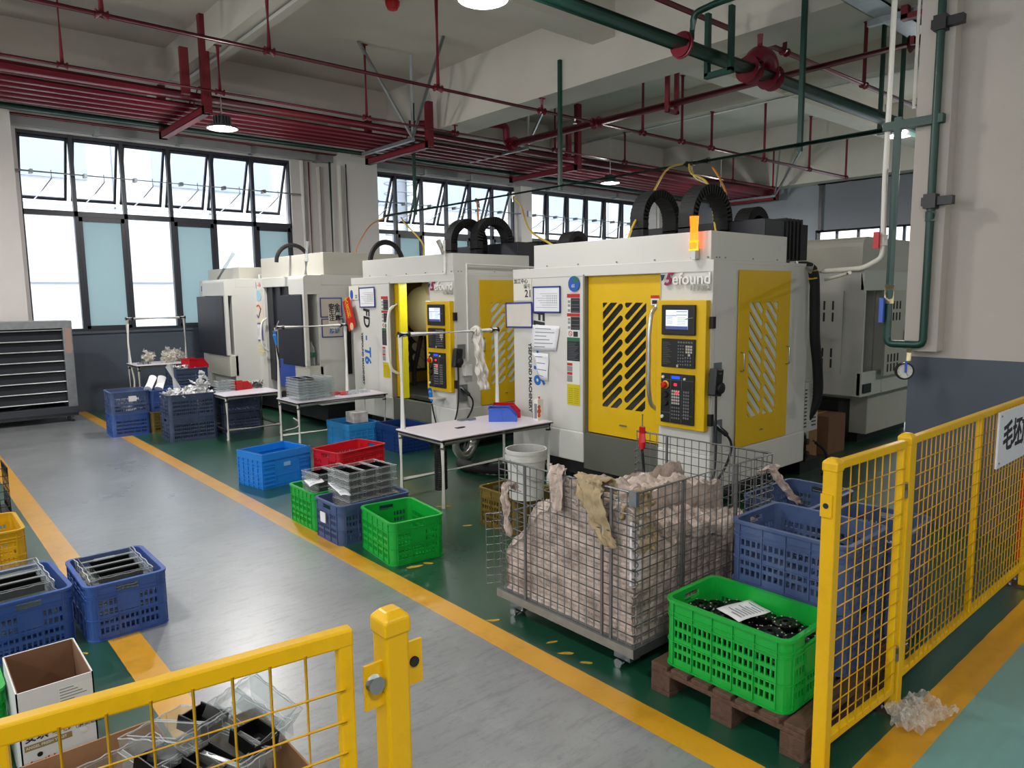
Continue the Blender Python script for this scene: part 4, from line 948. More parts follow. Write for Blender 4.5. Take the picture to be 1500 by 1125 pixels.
# hanging curtain at the far side
cu = MB(); cu.sheet([[(17.86+.02*math.sin(k*2.1), 2.8+k*.2, z) for k in range(30)] for z in (3.27, 4.40)]); 
t = thing('hanging_curtain', 'dark grey curtain hanging high on the far wall at the right', 'curtain', (17.86, 5.6, 3.27))
cu.build('fabric', mat('curtain_grey', '777a82', .8), t, True); MB().cyl((17.86, 2.7, 3.25), (17.86, 8.8, 3.25), .03, 8).build('bottom_bar', black, t, True); MB().cyl((17.86, 2.7, 4.40), (17.86, 8.8, 4.40), .02, 8).build('top_rail', black, t, True)
one('black_pipe', 'thin black pipe running down the far grey wall beside the curtain', 'pipe', MB().cyl((17.9, 8.75, 2.2), (17.9, 8.75, 4.4), .04, 8), black)
# ================================================================ crates
def outline(L, W, R, slot=.055, n=5):
    """rounded rectangle as (x, y, nx, ny, edge_is_slot) going round; slots sit on the short (x) sides"""
    P = []
    for (cx, cy, a0) in ((L/2-R, -W/2+R, -PI/2), (L/2-R, W/2-R, 0), (-L/2+R, W/2-R, PI/2), (-L/2+R, -W/2+R, PI)):
        for k in range(n+1):
            a = a0+PI/2*k/n; P.append([cx+R*math.cos(a), cy+R*math.sin(a), math.cos(a), math.sin(a), False])
        if a0 == 0 or a0 == PI: pass
        if a0 == -PI/2: P.append([L/2, -slot, 1, 0, True]); P.append([L/2, slot, 1, 0, False])
        if a0 == PI/2: P.append([-L/2, slot, -1, 0, True]); P.append([-L/2, -slot, -1, 0, False])
    return P
def band(b, P, z0, z1, out, inn, skip=False):
    n = len(P)
    for k in range(n):
        if skip and P[k][4]: continue
        p, q = P[k], P[(k+1) % n]; vs = []
        for z in (z0, z1):
            for s, o in ((p, out), (q, out), (q, inn), (p, inn)): vs.append((s[0]+s[2]*o, s[1]+s[3]*o, z))
        fs = [(0, 1, 5, 4), (2, 3, 7, 6), (4, 5, 6, 7), (3, 2, 1, 0)]
        if skip and P[k-1][4]: fs.append((0, 4, 7, 3))
        if skip and P[(k+1) % n][4]: fs.append((1, 2, 6, 5))
        b.add(vs, fs)
def crate_proto(L, W, H, m, cols=(12, 20), rows=4, name='crate'):
    """perforated plastic crate with rounded corners, length L along x, width W along y, open top"""
    p = thing(name, 'x', 'crate', (0, 0, 0)); t = .010; R = .045; zr = H*.74
    P = outline(L-.01, W-.01, R); b = MB()
    for k in range(8): x = -L/2+.04+k*(L-.08)/7; b.box(x-.012, x+.012, -W/2+.03, W/2-.03, .004, .014)
    b.box(-L/2+.03, L/2-.03, -W/2+.03, W/2-.03, 0, .005)
    band(b, P, 0, .028, 0, -t); band(b, P, .0, .008, .006, 0); band(b, P, H*.37, H*.37+.005, .005, -.0005)
    # rounded corner posts
    for k in range(len(P)):
        q = P[(k+1) % len(P)]; a = P[k]
        if math.hypot(q[0]-a[0], q[1]-a[1]) < .02: b.add([(s[0]+s[2]*o, s[1]+s[3]*o, z) for z in (.026, zr+.002) for s, o in ((a, 0), (q, 0), (q, -t), (a, -t))], [(0, 1, 5, 4), (2, 3, 7, 6)])
    def wall(n, ln, xf, short):
        x0, x1 = -ln/2+R, ln/2-R; dx = (x1-x0)/n; dz = (zr-.028)/rows; g = 4
        for k in range(n+1):
            rib = k % g == 0; w_ = dx*(.62 if rib else .33); x = x0+k*dx
            b.box(max(x0, x-w_/2), min(x1, x+w_/2), -t+.0004, -.0004, .027, zr+.001, xf)
            if rib: b.box(x-.0025, x+.0025, -t-.006, -t+.001, .004, H-.012 if not (short and abs(x) < .06) else zr, xf)
        for k in range(rows+1): z = .028+k*dz; b.box(x0, x1, -t-.0005, -.0002, max(.027, z-.009*dz/.05), min(zr+.002, z+.009*dz/.05), xf)
        if short: b.box(-.055, .055, -t-.004, -.001, H*.46, zr+.01, xf)
    xfs = [Matrix.Translation((0, -W/2+.005+t, 0)), Matrix.Translation((0, W/2-.005-t, 0)) @ Matrix.Rotation(PI, 4, 'Z'),
           Matrix.Translation((-L/2+.005+t, 0, 0)) @ Matrix.Rotation(-PI/2, 4, 'Z'), Matrix.Translation((L/2-.005-t, 0, 0)) @ Matrix.Rotation(PI/2, 4, 'Z')]
    for s in (0, 1): wall(cols[1], L-.01, xfs[s], False)
    for s in (2, 3): wall(cols[0], W-.01, xfs[s], True)
    b.build('basket', m, p, world=False)
    r = MB(); zs0, zs1 = H-.058, H-.024
    band(r, P, zr, zs0, 0, -t); band(r, P, zs0, zs1, 0, -t, True); band(r, P, zs1, H-.004, 0, -t)
    band(r, P, H-.012, H, .010, -t-.002)
    for z in (zr, zr+.020): band(r, P, z, z+.004, .005, -.0005)
    r.build('rim', m, p, True, world=False)
    return p
P55 = {}
def crate(key, m, L, W, H, x, y, z, rz, label, group=None, cols=(12, 20), rows=4):
    k = (key, L, W, H)
    if k not in P55: P55[k] = crate_proto(L, W, H, m, cols, rows); o = P55[k]
    else: o = dup(P55[k])
    o.location = (x, y, z); o.rotation_euler = (0, 0, rz); o['label'] = label
    if group: o['group'] = group
    elif 'group' in o.keys(): del o['group']
    return o
def at_corner(px, py, a, L, W, sx=1, sy=1):
    """centre of a crate turned by a whose local corner (-sx*L/2, -sy*W/2) stands at px, py"""
    dx, dy = sx*L/2, sy*W/2
    return px+dx*math.cos(a)-dy*math.sin(a), py+dx*math.sin(a)+dy*math.cos(a)
# aisle side, right: green, blue and green ones by the line
A = .12
x, y = at_corner(2.36, 3.92, PI/2-A, .52, .40, 1, -1); gC = crate('green', crate_green, .52, .40, .29, x, y, 0, PI/2-A, 'empty bright green crate under the corner of the white worktable')
x, y = at_corner(2.30, 4.50, 0, .60, .40); gB = crate('dusty', crate_dusty, .60, .40, .29, x, y, 0, .0, 'dusty blue crate loaded with a stack of clear trays, between two green crates')
x, y = at_corner(2.31, 4.95, PI/2, .40, .36, 1, -1); crate('greenA', crate_green, .44, .40, .29, 2.52, 5.17, 0, PI/2, 'green crate half hidden behind the loaded blue crate')
crate('red', crate_red, .60, .42, .31, 3.34, 6.27, 0, .2, 'red crate standing behind the loaded blue crate', None, (12, 16), 4)
MB().box(-.327, -.321, -.03, .045, .14, .215).build('white_label', paper, gB, world=False)
# left of the aisle
x, y = at_corner(.655, 4.06, 0, .39, .54); c1 = crate('blue', crate_blue, .54, .39, .30, x, y, 0, PI/2, 'blue crate of clear trays standing on the left yellow line')
c2 = crate('blue', crate_blue, .54, .39, .30, .41, 4.40, 0, PI/2+.05, 'blue crate of clear trays left of the one on the yellow line')
crate('yellow', crate_yellow, .52, .40, .28, .385, 5.78, 0, PI/2, 'yellow crate cut by the left edge of the photo')
crate('greenL', crate_green, .54, .38, .32, .035, 3.42, 0, PI/2, 'green crate at the left edge beside the white carton')
# back group by the end of the yellow line
A2 = -.05
for z, l, k, m in ((0, 'blue crate at the bottom of the two-high stack on the far end of the line', 'blueS', crate_blue), (.29, 'worn blue crate on top of the stack at the far end of the line', 'dustyS', crate_dusty)):
    cs = crate(k, m, .46, .46, .29, 2.34, 10.42, z, A2, l, 'stacked crates by the far tables')
    if z: MB().box(-.02, .07, -.251, -.246, .16, .23).build('white_label', paper, cs, world=False)
crate('oliveS', crate_olive, .46, .36, .28, 2.78, 10.35, 0, 0, 'olive yellow crate under a bright blue crate, between the two tall blue stacks', 'stacked crates by the far tables')
crate('blueS2', crate_blue, .50, .38, .28, 2.82, 10.40, .28, 0, 'bright blue crate of paper rolls on the olive yellow crate', 'stacked crates by the far tables')
for z, l in ((0, 'navy crate at the bottom of the stack beside the small low table'), (.29, 'navy crate heaped with white plastic beside the small low table')):
    crate('navy', crate_navy, .58, .44, .29, 2.85, 9.56, z, -.03, l, 'stacked crates by the far tables', (12, 20), 4)
for z, l in ((0, 'bottom navy crate under the small low table'), (.26, 'upper navy crate under the small low table')):
    crate('navyT', crate_navy, .52, .40, .25, 3.50, 9.66, z, 0, l, 'crates under the small low table', (8, 16), 4)
# on the pallet behind the gate
x, y = at_corner(2.47, 1.26, 0, .38, .58); gP = crate('greenP', crate_green, .58, .38, .30, x, y, .135, PI/2, 'large green crate of black discs on the wooden pallet', None, (12, 20), 4)
for z, l in ((.135, 'lower dusty blue crate of the stack on the pallet behind the gate'), (.42, 'upper dusty blue crate of the stack on the pallet behind the gate')):
    x, y = at_corner(2.90, 1.24, 0, .42, .55); crate('dustyP', crate_dusty, .55, .42, .285, x, y, z, PI/2, l, 'dusty blue crates behind the fence', (12, 16), 4)
for z, l in ((.02, 'bottom dusty blue crate behind the long fence panel'), (.30, 'top dusty blue crate behind the long fence panel')):
    crate('dustyF', crate_dusty, .58, .42, .28, 3.74, 1.49, z, .06, l, 'dusty blue crates behind the fence', (12, 16), 4)
for z, l in ((.0, 'bottom dusty blue crate of the third stack, deep behind the gate'), (.28, 'middle dusty blue crate of the third stack, deep behind the gate'), (.56, 'top dusty blue crate of the third stack, deep behind the gate')):
    crate('dustyF', crate_dusty, .58, .42, .28, 4.05, 2.04+.0, z, 0, l, 'dusty blue crates behind the fence', (12, 16), 4) if z < .5 else None
crate('redF', crate_red, .45, .34, .28, 5.62, 1.05, .0, PI/2, 'lower red crate at the right edge behind the fence'); crate('redF', crate_red, .45, .34, .28, 5.62, 1.05, .28, PI/2, 'top red crate at the right edge behind the fence') 
# bucket stand
crate('oliveB', crate_olive, .44, .40, .29, 3.56, 4.06, 0, PI/2, 'olive brown crate carrying the white bucket', None, (8, 12), 4)
# folding crates: solid ribbed walls
def folding(m, L, W, H, loc, rz, label):
    p = thing('folding_crate', label, 'crate', loc, rz); t = .014
    b = MB(); b.box(-L/2, L/2, -W/2, W/2, 0, .012)
    for s in (-1, 1): b.box(-L/2, L/2, s*W/2-t/2, s*W/2+t/2, 0, H); b.box(s*L/2-t/2, s*L/2+t/2, -W/2, W/2, 0, H)
    b.build('shell', m, p, world=False)
    r = MB()
    for s in (-1, 1): r.box(-L/2-.012, L/2+.012, s*W/2-.016, s*W/2+.016, H-.07, H); r.box(s*L/2-.016, s*L/2+.016, -W/2-.012, W/2+.012, H-.07, H)
    r.build('rim', m, p, bevel=.004, world=False)
    for s in (-1, 1):
        g = MB()
        for z in (.02, .06, .10, .14, .19, .22):
            for a, b_ in ((-L/2, -L/2+.12), (L/2-.12, L/2)): g.box(a, b_, s*(W/2+.006)-.008, s*(W/2+.006)+.008, z, z+.014)
            if z in (.02, .10): g.box(-L/2, L/2, s*(W/2+.004)-.006, s*(W/2+.004)+.006, z, z+.012)
            for a, b_ in ((-W/2, W/2),): g.box(s*(L/2+.006)-.008, s*(L/2+.006)+.008, a, b_, z, z+.012)
        for k in range(6): y = -W/2+k*W/5; g.box(s*(L/2+.007)-.008, s*(L/2+.007)+.008, y-.008, y+.008, 0, H-.06)
        for x in (-L/2+.12, L/2-.12): g.box(x-.006, x+.006, s*(W/2+.006)-.008, s*(W/2+.006)+.008, 0, H-.06)
        g.build('ribs', m, p, world=False)
    l = MB(); l.box(-.035, .035, -W/2-.012, -W/2-.006, H*.55, H*.66); l.build('label_holder', mat('label_window', '7fb0d8', .4), p, world=False)
    return p
folding(crate_sky, .50, .40, .33, (2.73, 6.63, 0), .18, 'bright blue folding crate by the yellow line, left of the red crate')
folding(crate_cyan, .52, .38, .30, (4.12, 7.62, 0), PI/2, 'pale blue folding crate on the floor under the middle worktable')
folding(mat('crate_deep_blue', '0f2f66', .4), .50, .38, .30, (4.45, 7.05, 0), PI/2, 'dark blue folding crate deep under the middle worktable')
# ================================================================ fences and gates
wire_y = mat('yellow_wire', 'c99a08', .4)
def post(x, y, label, h=1.185, plate=True):
    t = thing('fence_post', label, 'fence post', (x, y, 0), 0, 'yellow fence posts')
    MB().box(x-.025, x+.025, y-.025, y+.025, .006, h-.02).build('tube', yellow, t, bevel=.006)
    c = MB(); c.add([(x-.0275, y-.0275, h-.045), (x+.0275, y-.0275, h-.045), (x+.0275, y+.0275, h-.045), (x-.0275, y+.0275, h-.045), (x-.0275, y-.0275, h-.014), (x+.0275, y-.0275, h-.014), (x+.0275, y+.0275, h-.014), (x-.0275, y+.0275, h-.014), (x-.014, y-.014, h), (x+.014, y-.014, h), (x+.014, y+.014, h), (x-.014, y+.014, h)],
        [(0,3,2,1),(0,1,5,4),(1,2,6,5),(2,3,7,6),(3,0,4,7),(4,5,9,8),(5,6,10,9),(6,7,11,10),(7,4,8,11),(8,9,10,11)]); c.build('cap', yellow, t, bevel=.004)
    b = MB().box(x-.07, x+.07, y-.07, y+.07, 0, .008).build('base_plate', mat('dark_steel', '4a4640', .5, metal=.5), t)
    for sx in (-.055, .055):
        for sy in (-.055, .055): MB().cyl((x+sx, y+sy, .008), (x+sx, y+sy, .03), .009, 6).build('anchor_bolt', galv, b)
    return t
def panel(name, label, cat, p0, p1, z0, z1, nx, nz, mids=(), fr=.028, hinge=None):
    """framed wire panel from p0 to p1 (plan points)"""
    a, b = V((p0[0], p0[1], 0)), V((p1[0], p1[1], 0)); d = (b-a); L = d.length; d.normalize()
    t = thing(name, label, cat, ((a+b)/2)[:], 0); xf = basis((a.x, a.y, 0), d, (-d.y, d.x, 0))
    def bx(n, *q): return MB().box(*q, xf).build(n, yellow, t, bevel=.004)
    bx('top_rail', 0, L, -fr/2, fr/2, z1-.032, z1); bx('bottom_rail', 0, L, -fr/2, fr/2, z0, z0+.032)
    bx('stile', .0008, fr, -fr/2+.0008, fr/2-.0008, z0+.03, z1-.0008); bx('stile', L-fr, L-.0008, -fr/2+.0008, fr/2-.0008, z0+.03, z1-.0008)
    for m_ in mids: bx('stile', m_-.018, m_+.018, -.012, .012, z0+.03, z1-.03)
    w_ = MB()
    for k in range(1, nx): x = fr+(L-2*fr)*k/nx; w_.cyl(xf @ V((x, -.014, z0+.02)), xf @ V((x, -.014, z1-.025)), .0026, 6)
    for k in range(1, nz): z = z0+.04+(z1-z0-.085)*k/nz; w_.cyl(xf @ V((.02, -.018, z)), xf @ V((L-.02, -.018, z)), .0026, 6)
    w_.build('wire_mesh', wire_y, t, True)
    return t, xf, L
pg = post(.655, 1.10, 'yellow fence post with pyramid cap in the foreground, right end of the near gate')
for x, z in ((.612, 1.055), (.697, 1.07)):
    b = MB().box(x-.019, x+.019, 1.09, 1.096, z-.045, z+.04).build('lock_plate', yellow, pg)
    if x < .65: MB().cyl((x-.002, 1.09, z+.005), (x-.002, 1.075, z+.005), .016, 14).build('lock_bolt', galv, b, True)
    else: MB().cyl((x, 1.09, z), (x, 1.086, z), .01, 10).build('bolt_hole', black, b, True)
g1, xf, L = panel('gate', 'low yellow mesh gate in the foreground at the lower left', 'gate', (.055, 1.19), (.585, 1.12), .12, 1.165, 8, 16)
pr = post(2.42, 1.10, 'yellow fence post beside the green crate, latch side of the right gate')
b = MB().box(2.388, 2.394, 1.085, 1.125, .98, 1.06).build('lock_plate', yellow, pr); MB().cyl((2.39, 1.105, 1.02), (2.386, 1.105, 1.02), .01, 10).build('bolt_hole', black, b, True)
g2, xf, L = panel('gate', 'narrow yellow mesh gate between two posts at the right', 'gate', (2.46, 1.112), (3.01, 1.09), .10, 1.165, 8, 16)
for z in (.96, .27):
    h = MB().cyl((3.026, 1.085, z-.03), (3.02, 1.085, z+.03), .014, 10).build('hinge', galv, g2, True)
post(3.065, 1.10, 'yellow fence post between the narrow gate and the long fence panel')
g3, xf, L = panel('mesh_fence', 'long yellow mesh fence panel carrying the white sign', 'fence', (3.11, 1.10), (4.93, 1.10), .13, 1.165, 34, 16, (.86,))
post(4.98, 1.10, 'yellow fence post at the right edge of the photo')
s = MB().box(4.13, 5.05, 1.06, 1.07, .86, 1.145).build('sign', mat('sign_white', 'dcdce2', .45)); tag(s, 'white sign with five black characters tied to the yellow fence', 'sign')
text('sign_lettering', '毛坯放置区', .162, ink, s, FY(4.20, 1.059, 1.0), .001, bold=.004, space=.98)
for x in (4.16, 5.0):
    for z in (.885, 1.125): MB().cyl((x, 1.06, z), (x, 1.057, z), .006, 8).build('screw', galv, s, True)

# ================================================================ wire cage with rags
cg = thing('wire_cage', 'galvanised wire mesh cage on feet full of pale rags', 'cage', (3.06, 2.475, 0)); X0, X1, Y0, Y1, Z0, Z1 = 2.47, 3.65, 2.0, 2.95, .135, .865
b = MB(); b.box(X0, X1, Y0, Y1, Z0-.03, Z0-.022)
for y in (Y0-.01, Y1-.03): b.box(X0-.02, X1+.02, y, y+.04, Z0-.045, Z0)
for x in (X0-.019, X1-.021): b.box(x, x+.04, Y0+.001, Y1-.001, Z0-.044, Z0-.001)
b.build('base_frame', galv, cg)
for x in (X0+.03, X1-.11):
    for y in (Y0+.05, Y1-.15):
        f = MB().box(x, x+.08, y, y+.10, .03, Z0-.045).build('foot', galv, cg, bevel=.004); MB().cyl((x-.03, y+.05, .022), (x+.05, y+.05, .022), .022, 12).build('foot_skid', steel, f, True)
def mesh_panel(a, b, z0, z1, nx, nz, extra=(), n='mesh_panel'):
    a, b = V(a), V(b); m = MB()
    for k in range(nx+1):
        p = a+(b-a)*k/nx; m.cyl((p.x, p.y, z0), (p.x, p.y, z1), .0032, 6)
    for k in range(nz+1):
        z = z0+(z1-z0)*k/nz; m.cyl((a.x, a.y, z), (b.x, b.y, z), .0032, 6)
    for e in extra: p = a+(b-a)*e; m.bar((p.x, p.y, z0), (p.x, p.y, z1), .012)
    o = m.build(n, cage_wire, cg, True)
    MB().cyl((a.x, a.y, z1), (b.x, b.y, z1), .007, 8).build('rim_bar', cage_wire, o, True)
    return o
mesh_panel((X0, Y0, 0), (X0, Y1, 0), Z0, Z1, 19, 14, (.15, .21, .78)); mesh_panel((X0, Y0, 0), (X1, Y0, 0), Z0, Z1, 22, 14, (.3, .7))
mesh_panel((X1, Y0, 0), (X1, Y1, 0), Z0, Z1, 18, 14, (.25, .75)); mesh_panel((X0+.02, Y1, 0), (X1, Y1, 0), Z0, Z0+.42, 22, 8)
mesh_panel((X0-.05, Y1+.06, 0), (X0+.03, Y1+.02, 0), Z0+.02, Z0+.42, 2, 9)
for x, y in ((X0, Y0), (X1, Y0), (X1, Y1)):
    MB().tube([(x+.014*math.cos(k*PI/4), y+.014*math.sin(k*PI/4), Z0+k*(Z1-Z0-.1)/112) for k in range(113)], .003, 5).build('corner_spring', cage_wire, cg, True)
MB().box(X0-.012, X0+.012, Y0-.012, Y0+.03, Z1-.06, Z1+.01).build('corner_clip', galv, cg)
# rags: one heap nobody could count, plus strips that hang out
from mathutils import noise as mnoise
def noise3(x, y, z=0): return mnoise.fractal(V((x*2.1, y*2.1, z*2.1+3.3)), .9, 2.1, 4)
nx, ny = 90, 76
def top(u, v):
    x = X0+.025+u*(X1-X0-.05); y = Y0+.025+v*(Y1-Y0-.05)
    # front-left side: high to the right, stepping down to the left (larger y)
    h = .80 - .02*v
    if v > .55: h -= (v-.55)*.75
    if v > .80: h -= .06
    h -= max(0, u-.10)*.16 if v < .6 else 0
    h += .05*math.exp(-((u-.55)**2+(v-.15)**2)/.01) - (.15*min(1, (u-.10)*7) if u > .10 and v < .3 else 0)
    return max(.2, h + .05*noise3(x*2.2, y*2.2) + .03*noise3(x*8, y*8, 2))
m = MB()
def side(px, py, n, z0, zt, out):
    rows = []
    for j in range(41):
        z = z0+(zt-z0)*j/40; o = .010+.012*noise3(px*3.5, py*3.5, z*3.5)+.006*noise3(px*14, py*14, z*22); o *= min(1, j/4); rows.append((px-out[0]*o, py-out[1]*o, z))
    return rows
g = []
for j in range(ny+1):
    row = []
    for i in range(nx+1):
        u, v = i/nx, j/ny; x = X0+.022+u*(X1-X0-.044); y = Y0+.022+v*(Y1-Y0-.044)
        e = min(u, 1-u, v, 1-v); z = top(u, v) - .05*max(0, 1-e/.035)
        row.append((x, y, z))
    g.append(row)
m.sheet(g)
for edge, out in (([(i, 0) for i in range(nx+1)], (0, -1)), ([(i, ny) for i in range(nx+1)], (0, 1)), ([(0, j) for j in range(ny+1)], (-1, 0)), ([(nx, j) for j in range(ny+1)], (1, 0))):
    m.sheet([side(g[j][i][0], g[j][i][1], 0, Z0, g[j][i][2], out)[:-1]+[g[j][i]] for i, j in edge])
rg = m.build('rag_pile', cloth, None, True); tag(rg, 'heap of pale pinkish rags packed inside the wire cage', 'rags', None, 'stuff')
def strip(label, pts, w0, w1, m, wob=.012, n=15, th=.005):
    P = smoothpath(pts, 9); rows = []
    for i, p in enumerate(P):
        d = (P[min(i+1, len(P)-1)]-P[max(i-1, 0)]).normalized(); side_ = V(SIDE).normalized(); nrm = d.cross(side_).normalized(); w_ = w0+(w1-w0)*i/(len(P)-1)
        q0 = len(label); rows.append([tuple(p+side_*w_*(k/(n-1)-.5)*(1+.35*mnoise.noise(V((i*.35, q0, k//(n-1)*4.)))) + nrm*wob*2.2*mnoise.noise(V((k*.45, i*.22, q0*.7))) + side_*.01*mnoise.noise(V((i*.5, q0, 7.)))) for k in range(n)])
    mb = MB().sheet(rows); o = mb.build('rag', m, None, True); s_ = o.modifiers.new('cloth_thickness', 'SOLIDIFY'); s_.thickness = th
    return tag(o, label, 'rag', 'rags hanging from the cage')
SIDE = (0, 1, 0)
strip('yellowed rag folded over the cage rim above the aisle', [(2.58, 2.30, .80), (2.54, 2.29, .875), (2.475, 2.28, .885), (2.452, 2.27, .82), (2.458, 2.22, .70), (2.460, 2.15, .58)], .24, .10, cloth2)
strip('narrow upright rag sticking up at the cage rim, left of the yellowed one', [(2.52, 2.52, .66), (2.51, 2.515, .78), (2.50, 2.51, .88), (2.47, 2.505, .90), (2.458, 2.50, .82), (2.462, 2.49, .68)], .11, .09, cloth)
strip('thin pale rag strip hanging over the left corner of the cage', [(2.52, 2.86, .70), (2.50, 2.88, .745), (2.45, 2.88, .72), (2.45, 2.87, .60), (2.455, 2.86, .46)], .07, .045, cloth, .01)
SIDE = (1, 0, 0)
strip('yellowed rag bundle bulging behind the right side wires of the cage', [(2.56, 2.10, .72), (2.57, 2.06, .84), (2.57, 2.035, .78), (2.58, 2.03, .68), (2.60, 2.03, .56)], .17, .11, cloth2, .02)
strip('torn pale rag trailing out from the right corner of the cage', [(3.58, 2.03, .76), (3.62, 1.985, .80), (3.66, 1.97, .74), (3.73, 1.93, .64), (3.80, 1.90, .57)], .09, .05, cloth, .014)
s = MB().box(2.50, 2.512, 2.03, 2.10, .40, .70).build('foam_sheet', mat('white_foam', 'dcd6dc', .8)); tag(s, 'small white foam sheet at the near corner inside the cage', 'foam')
s.location = (2.515, 2.035, .42); s.rotation_euler = (0, 0, PI/2)
bg_ = thing('blow_gun', 'red air blow gun hooked on the back rim of the cage', 'blow gun', (3.64, 2.9, .8), 0, 'air blow guns')
MB().tube([(3.64, 2.9, .90), (3.64, 2.9, .80), (3.64, 2.9, .755)], [.02, .024, .018], 10).build('grip', red_pl, bg_, True); MB().tube([(3.64, 2.9, .90), (3.63, 2.89, .985)], .005, 8).build('nozzle', steel, bg_, True)
MB().tube(smoothpath([(3.64, 2.9, .755), (3.66, 2.9, .6), (3.70, 2.93, .42), (3.74, 3.0, .25)]), .009, 8).build('hose', blackr, bg_, True)

# ================================================================ pallet, discs
pl = thing('pallet', 'dark wooden pallet under the green crate and a blue stack', 'pallet', (2.93, 1.53, 0)); px0, px1, py0, py1 = 2.44, 3.42, 1.17, 1.88
for k, y in enumerate((py0, (py0+py1)/2-.05, py1-.10)):
    for x in (px0, (px0+px1)/2-.05, px1-.10): MB().box(x, x+.10, y, y+.10, .02, .095).build('block', wood, pl, bevel=.004)
    MB().box(px0, px1, y, y+.10, 0, .02).build('bottom_board', wood, pl, bevel=.003); 
for k in range(3): x = (px0, (px0+px1)/2-.05, px1-.10)[k]; MB().box(x, x+.10, py0, py1, .095, .115).build('stringer', wood, pl, bevel=.003)
for k in range(7): y = py0+k*(py1-py0-.085)/6; MB().box(px0, px1, y, y+.085, .115, .135).build('top_board', wood, pl, bevel=.004)
dp = thing('disc', 'black perforated disc in the green crate on the pallet', 'metal part', (0, 0, 0), 0, 'black discs in the green crate')
MB().lathe([(.012, .0), (.05, .0), (.056, .004), (.056, .02), (.045, .024), (.038, .018), (.024, .018), (.02, .026), (.012, .026), (.012, 0)], 24).build('ring', blackmetal, dp, True, world=False)
m = MB()
for k in range(8): a = k*PI/4; m.lathe([(.0035, .0), (.0035, .0255), (0, .0265)], 6, None, (.047*math.cos(a), .047*math.sin(a), 0))
m.build('pins', mat('pin_pale', 'b9b5a8', .4), dp, world=False)
first = True; rr = random.Random(3)
for lay, z in ((0, .265), (1, .30), (2, .335)):
    for i in range(3):
        for j in range(5):
            if lay == 2 and (i, j) in ((0, 0), (2, 4), (1, 2)): continue
            x = 2.545+i*.118+rr.uniform(-.006, .006)+(.01 if lay % 2 else 0); y = 1.325+j*.114+rr.uniform(-.005, .005)
            o = dp if first else dup(dp); first = False; o.location = (x, y, z+(.004*((i+j) % 2))); o.rotation_euler = (rr.uniform(-.04, .04), rr.uniform(-.04, .04), rr.uniform(0, 1))
def sheet_paper(label, corners, m=paper, n=6, curl=.006, lines=5, name='paper_sheet', cat='paper', group=None):
    """slightly wavy sheet through four corners, with rows of print"""
    a, b, c, d = [V(p) for p in corners]; nrm = (b-a).cross(d-a).normalized()
    if nrm.dot(V((0, 0, 1.75))-a) < 0: nrm = -nrm
    def pt(u, v, o=0): return (a*(1-u)+b*u)*(1-v)+(d*(1-u)+c*u)*v + nrm*(curl*(math.sin(u*5+v*2)+math.sin(v*6))+o)
    o = MB().sheet([[tuple(pt(i/n, j/n)) for i in range(n+1)] for j in range(n+1)]).build(name, m, None, True)
    s_ = o.modifiers.new('thickness', 'SOLIDIFY'); s_.thickness = .0012
    tag(o, label, cat, group)
    if lines:
        L_ = MB()
        for k in range(lines):
            v = .16+.7*k/max(1, lines-1); w_ = .08
            seg = [[tuple(pt(.12+.72*i/6*(.6+.4*((k*5) % 3)/2), v+dv, .0026)) for i in range(7)] for dv in (-.014, .014)]
            L_.sheet(seg)
        L_.build('print', mat('faint_ink', '7b7e88', .8), o)
    return o
sheet_paper('white inspection slip lying on the black discs in the green crate', [(2.60, 1.55, .378), (2.65, 1.69, .378), (2.84, 1.64, .378), (2.79, 1.51, .378)], lines=8, curl=.0022)

# ================================================================ clear blister trays and the black parts in them
edge_m = clear_mat('clear_plastic_edge', 'e4e8ea', .22, .15, .7)
def tray_proto(L, W, H, n, name='blister_tray'):
    p = thing(name, 'x', 'tray', (0, 0, 0)); s = MB(); e = MB(); fl = .012
    def ring(x0, x1, y0, y1, z): return [(x0, y0, z), (x1, y0, z), (x1, y1, z), (x0, y1, z)]
    s.m = 0
    pw = (L-.02)/n
    for k in range(n):
        x0 = -L/2+.01+k*pw+.008; x1 = x0+pw-.016; y0, y1 = -W/2+.018, W/2-.018
        s.add(ring(x0, x1, y0, y1, H)+ring(x0+.006, x1-.006, y0+.006, y1-.006, .004), [(0,1,5,4),(1,2,6,5),(2,3,7,6),(3,0,4,7),(4,5,6,7)])
        e.tube(ring(x0, x1, y0, y1, H), .0016, 5, closed=True)
        if k < n-1: s.box(x1, x1+.016, y0, y1, H-.001, H)
    s.add(ring(-L/2+.004, L/2-.004, -W/2+.004, W/2-.004, .004)+ring(-L/2, L/2, -W/2, W/2, H-.004), [(0,1,5,4),(1,2,6,5),(2,3,7,6),(3,0,4,7)])
    for k in range(1, 2*n): x = -L/2+k*L/(2*n); e.tube([(x, -W/2-.001, .006), (x, -W/2-.001, H-.006)], .0012, 4); e.tube([(x, W/2+.001, .006), (x, W/2+.001, H-.006)], .0012, 4)
    s.build('pockets', clear, p, world=False)
    pts = []
    for (x0, y0), (x1, y1) in (((-L/2, -W/2), (L/2, -W/2)), ((L/2, -W/2), (L/2, W/2)), ((L/2, W/2), (-L/2, W/2)), ((-L/2, W/2), (-L/2, -W/2))):
        q = 14
        for k in range(q): t_ = k/q; w_ = .006*(1 if (k//2) % 2 else 0); nx_, ny_ = (y1-y0), -(x1-x0); l_ = math.hypot(nx_, ny_); pts.append((x0+(x1-x0)*t_-nx_/l_*w_, y0+(y1-y0)*t_-ny_/l_*w_, H-.003))
    e.tube(pts, .0022, 5, closed=True)
    e.build('rim', edge_m, p, world=False)
    return p
TP = {}
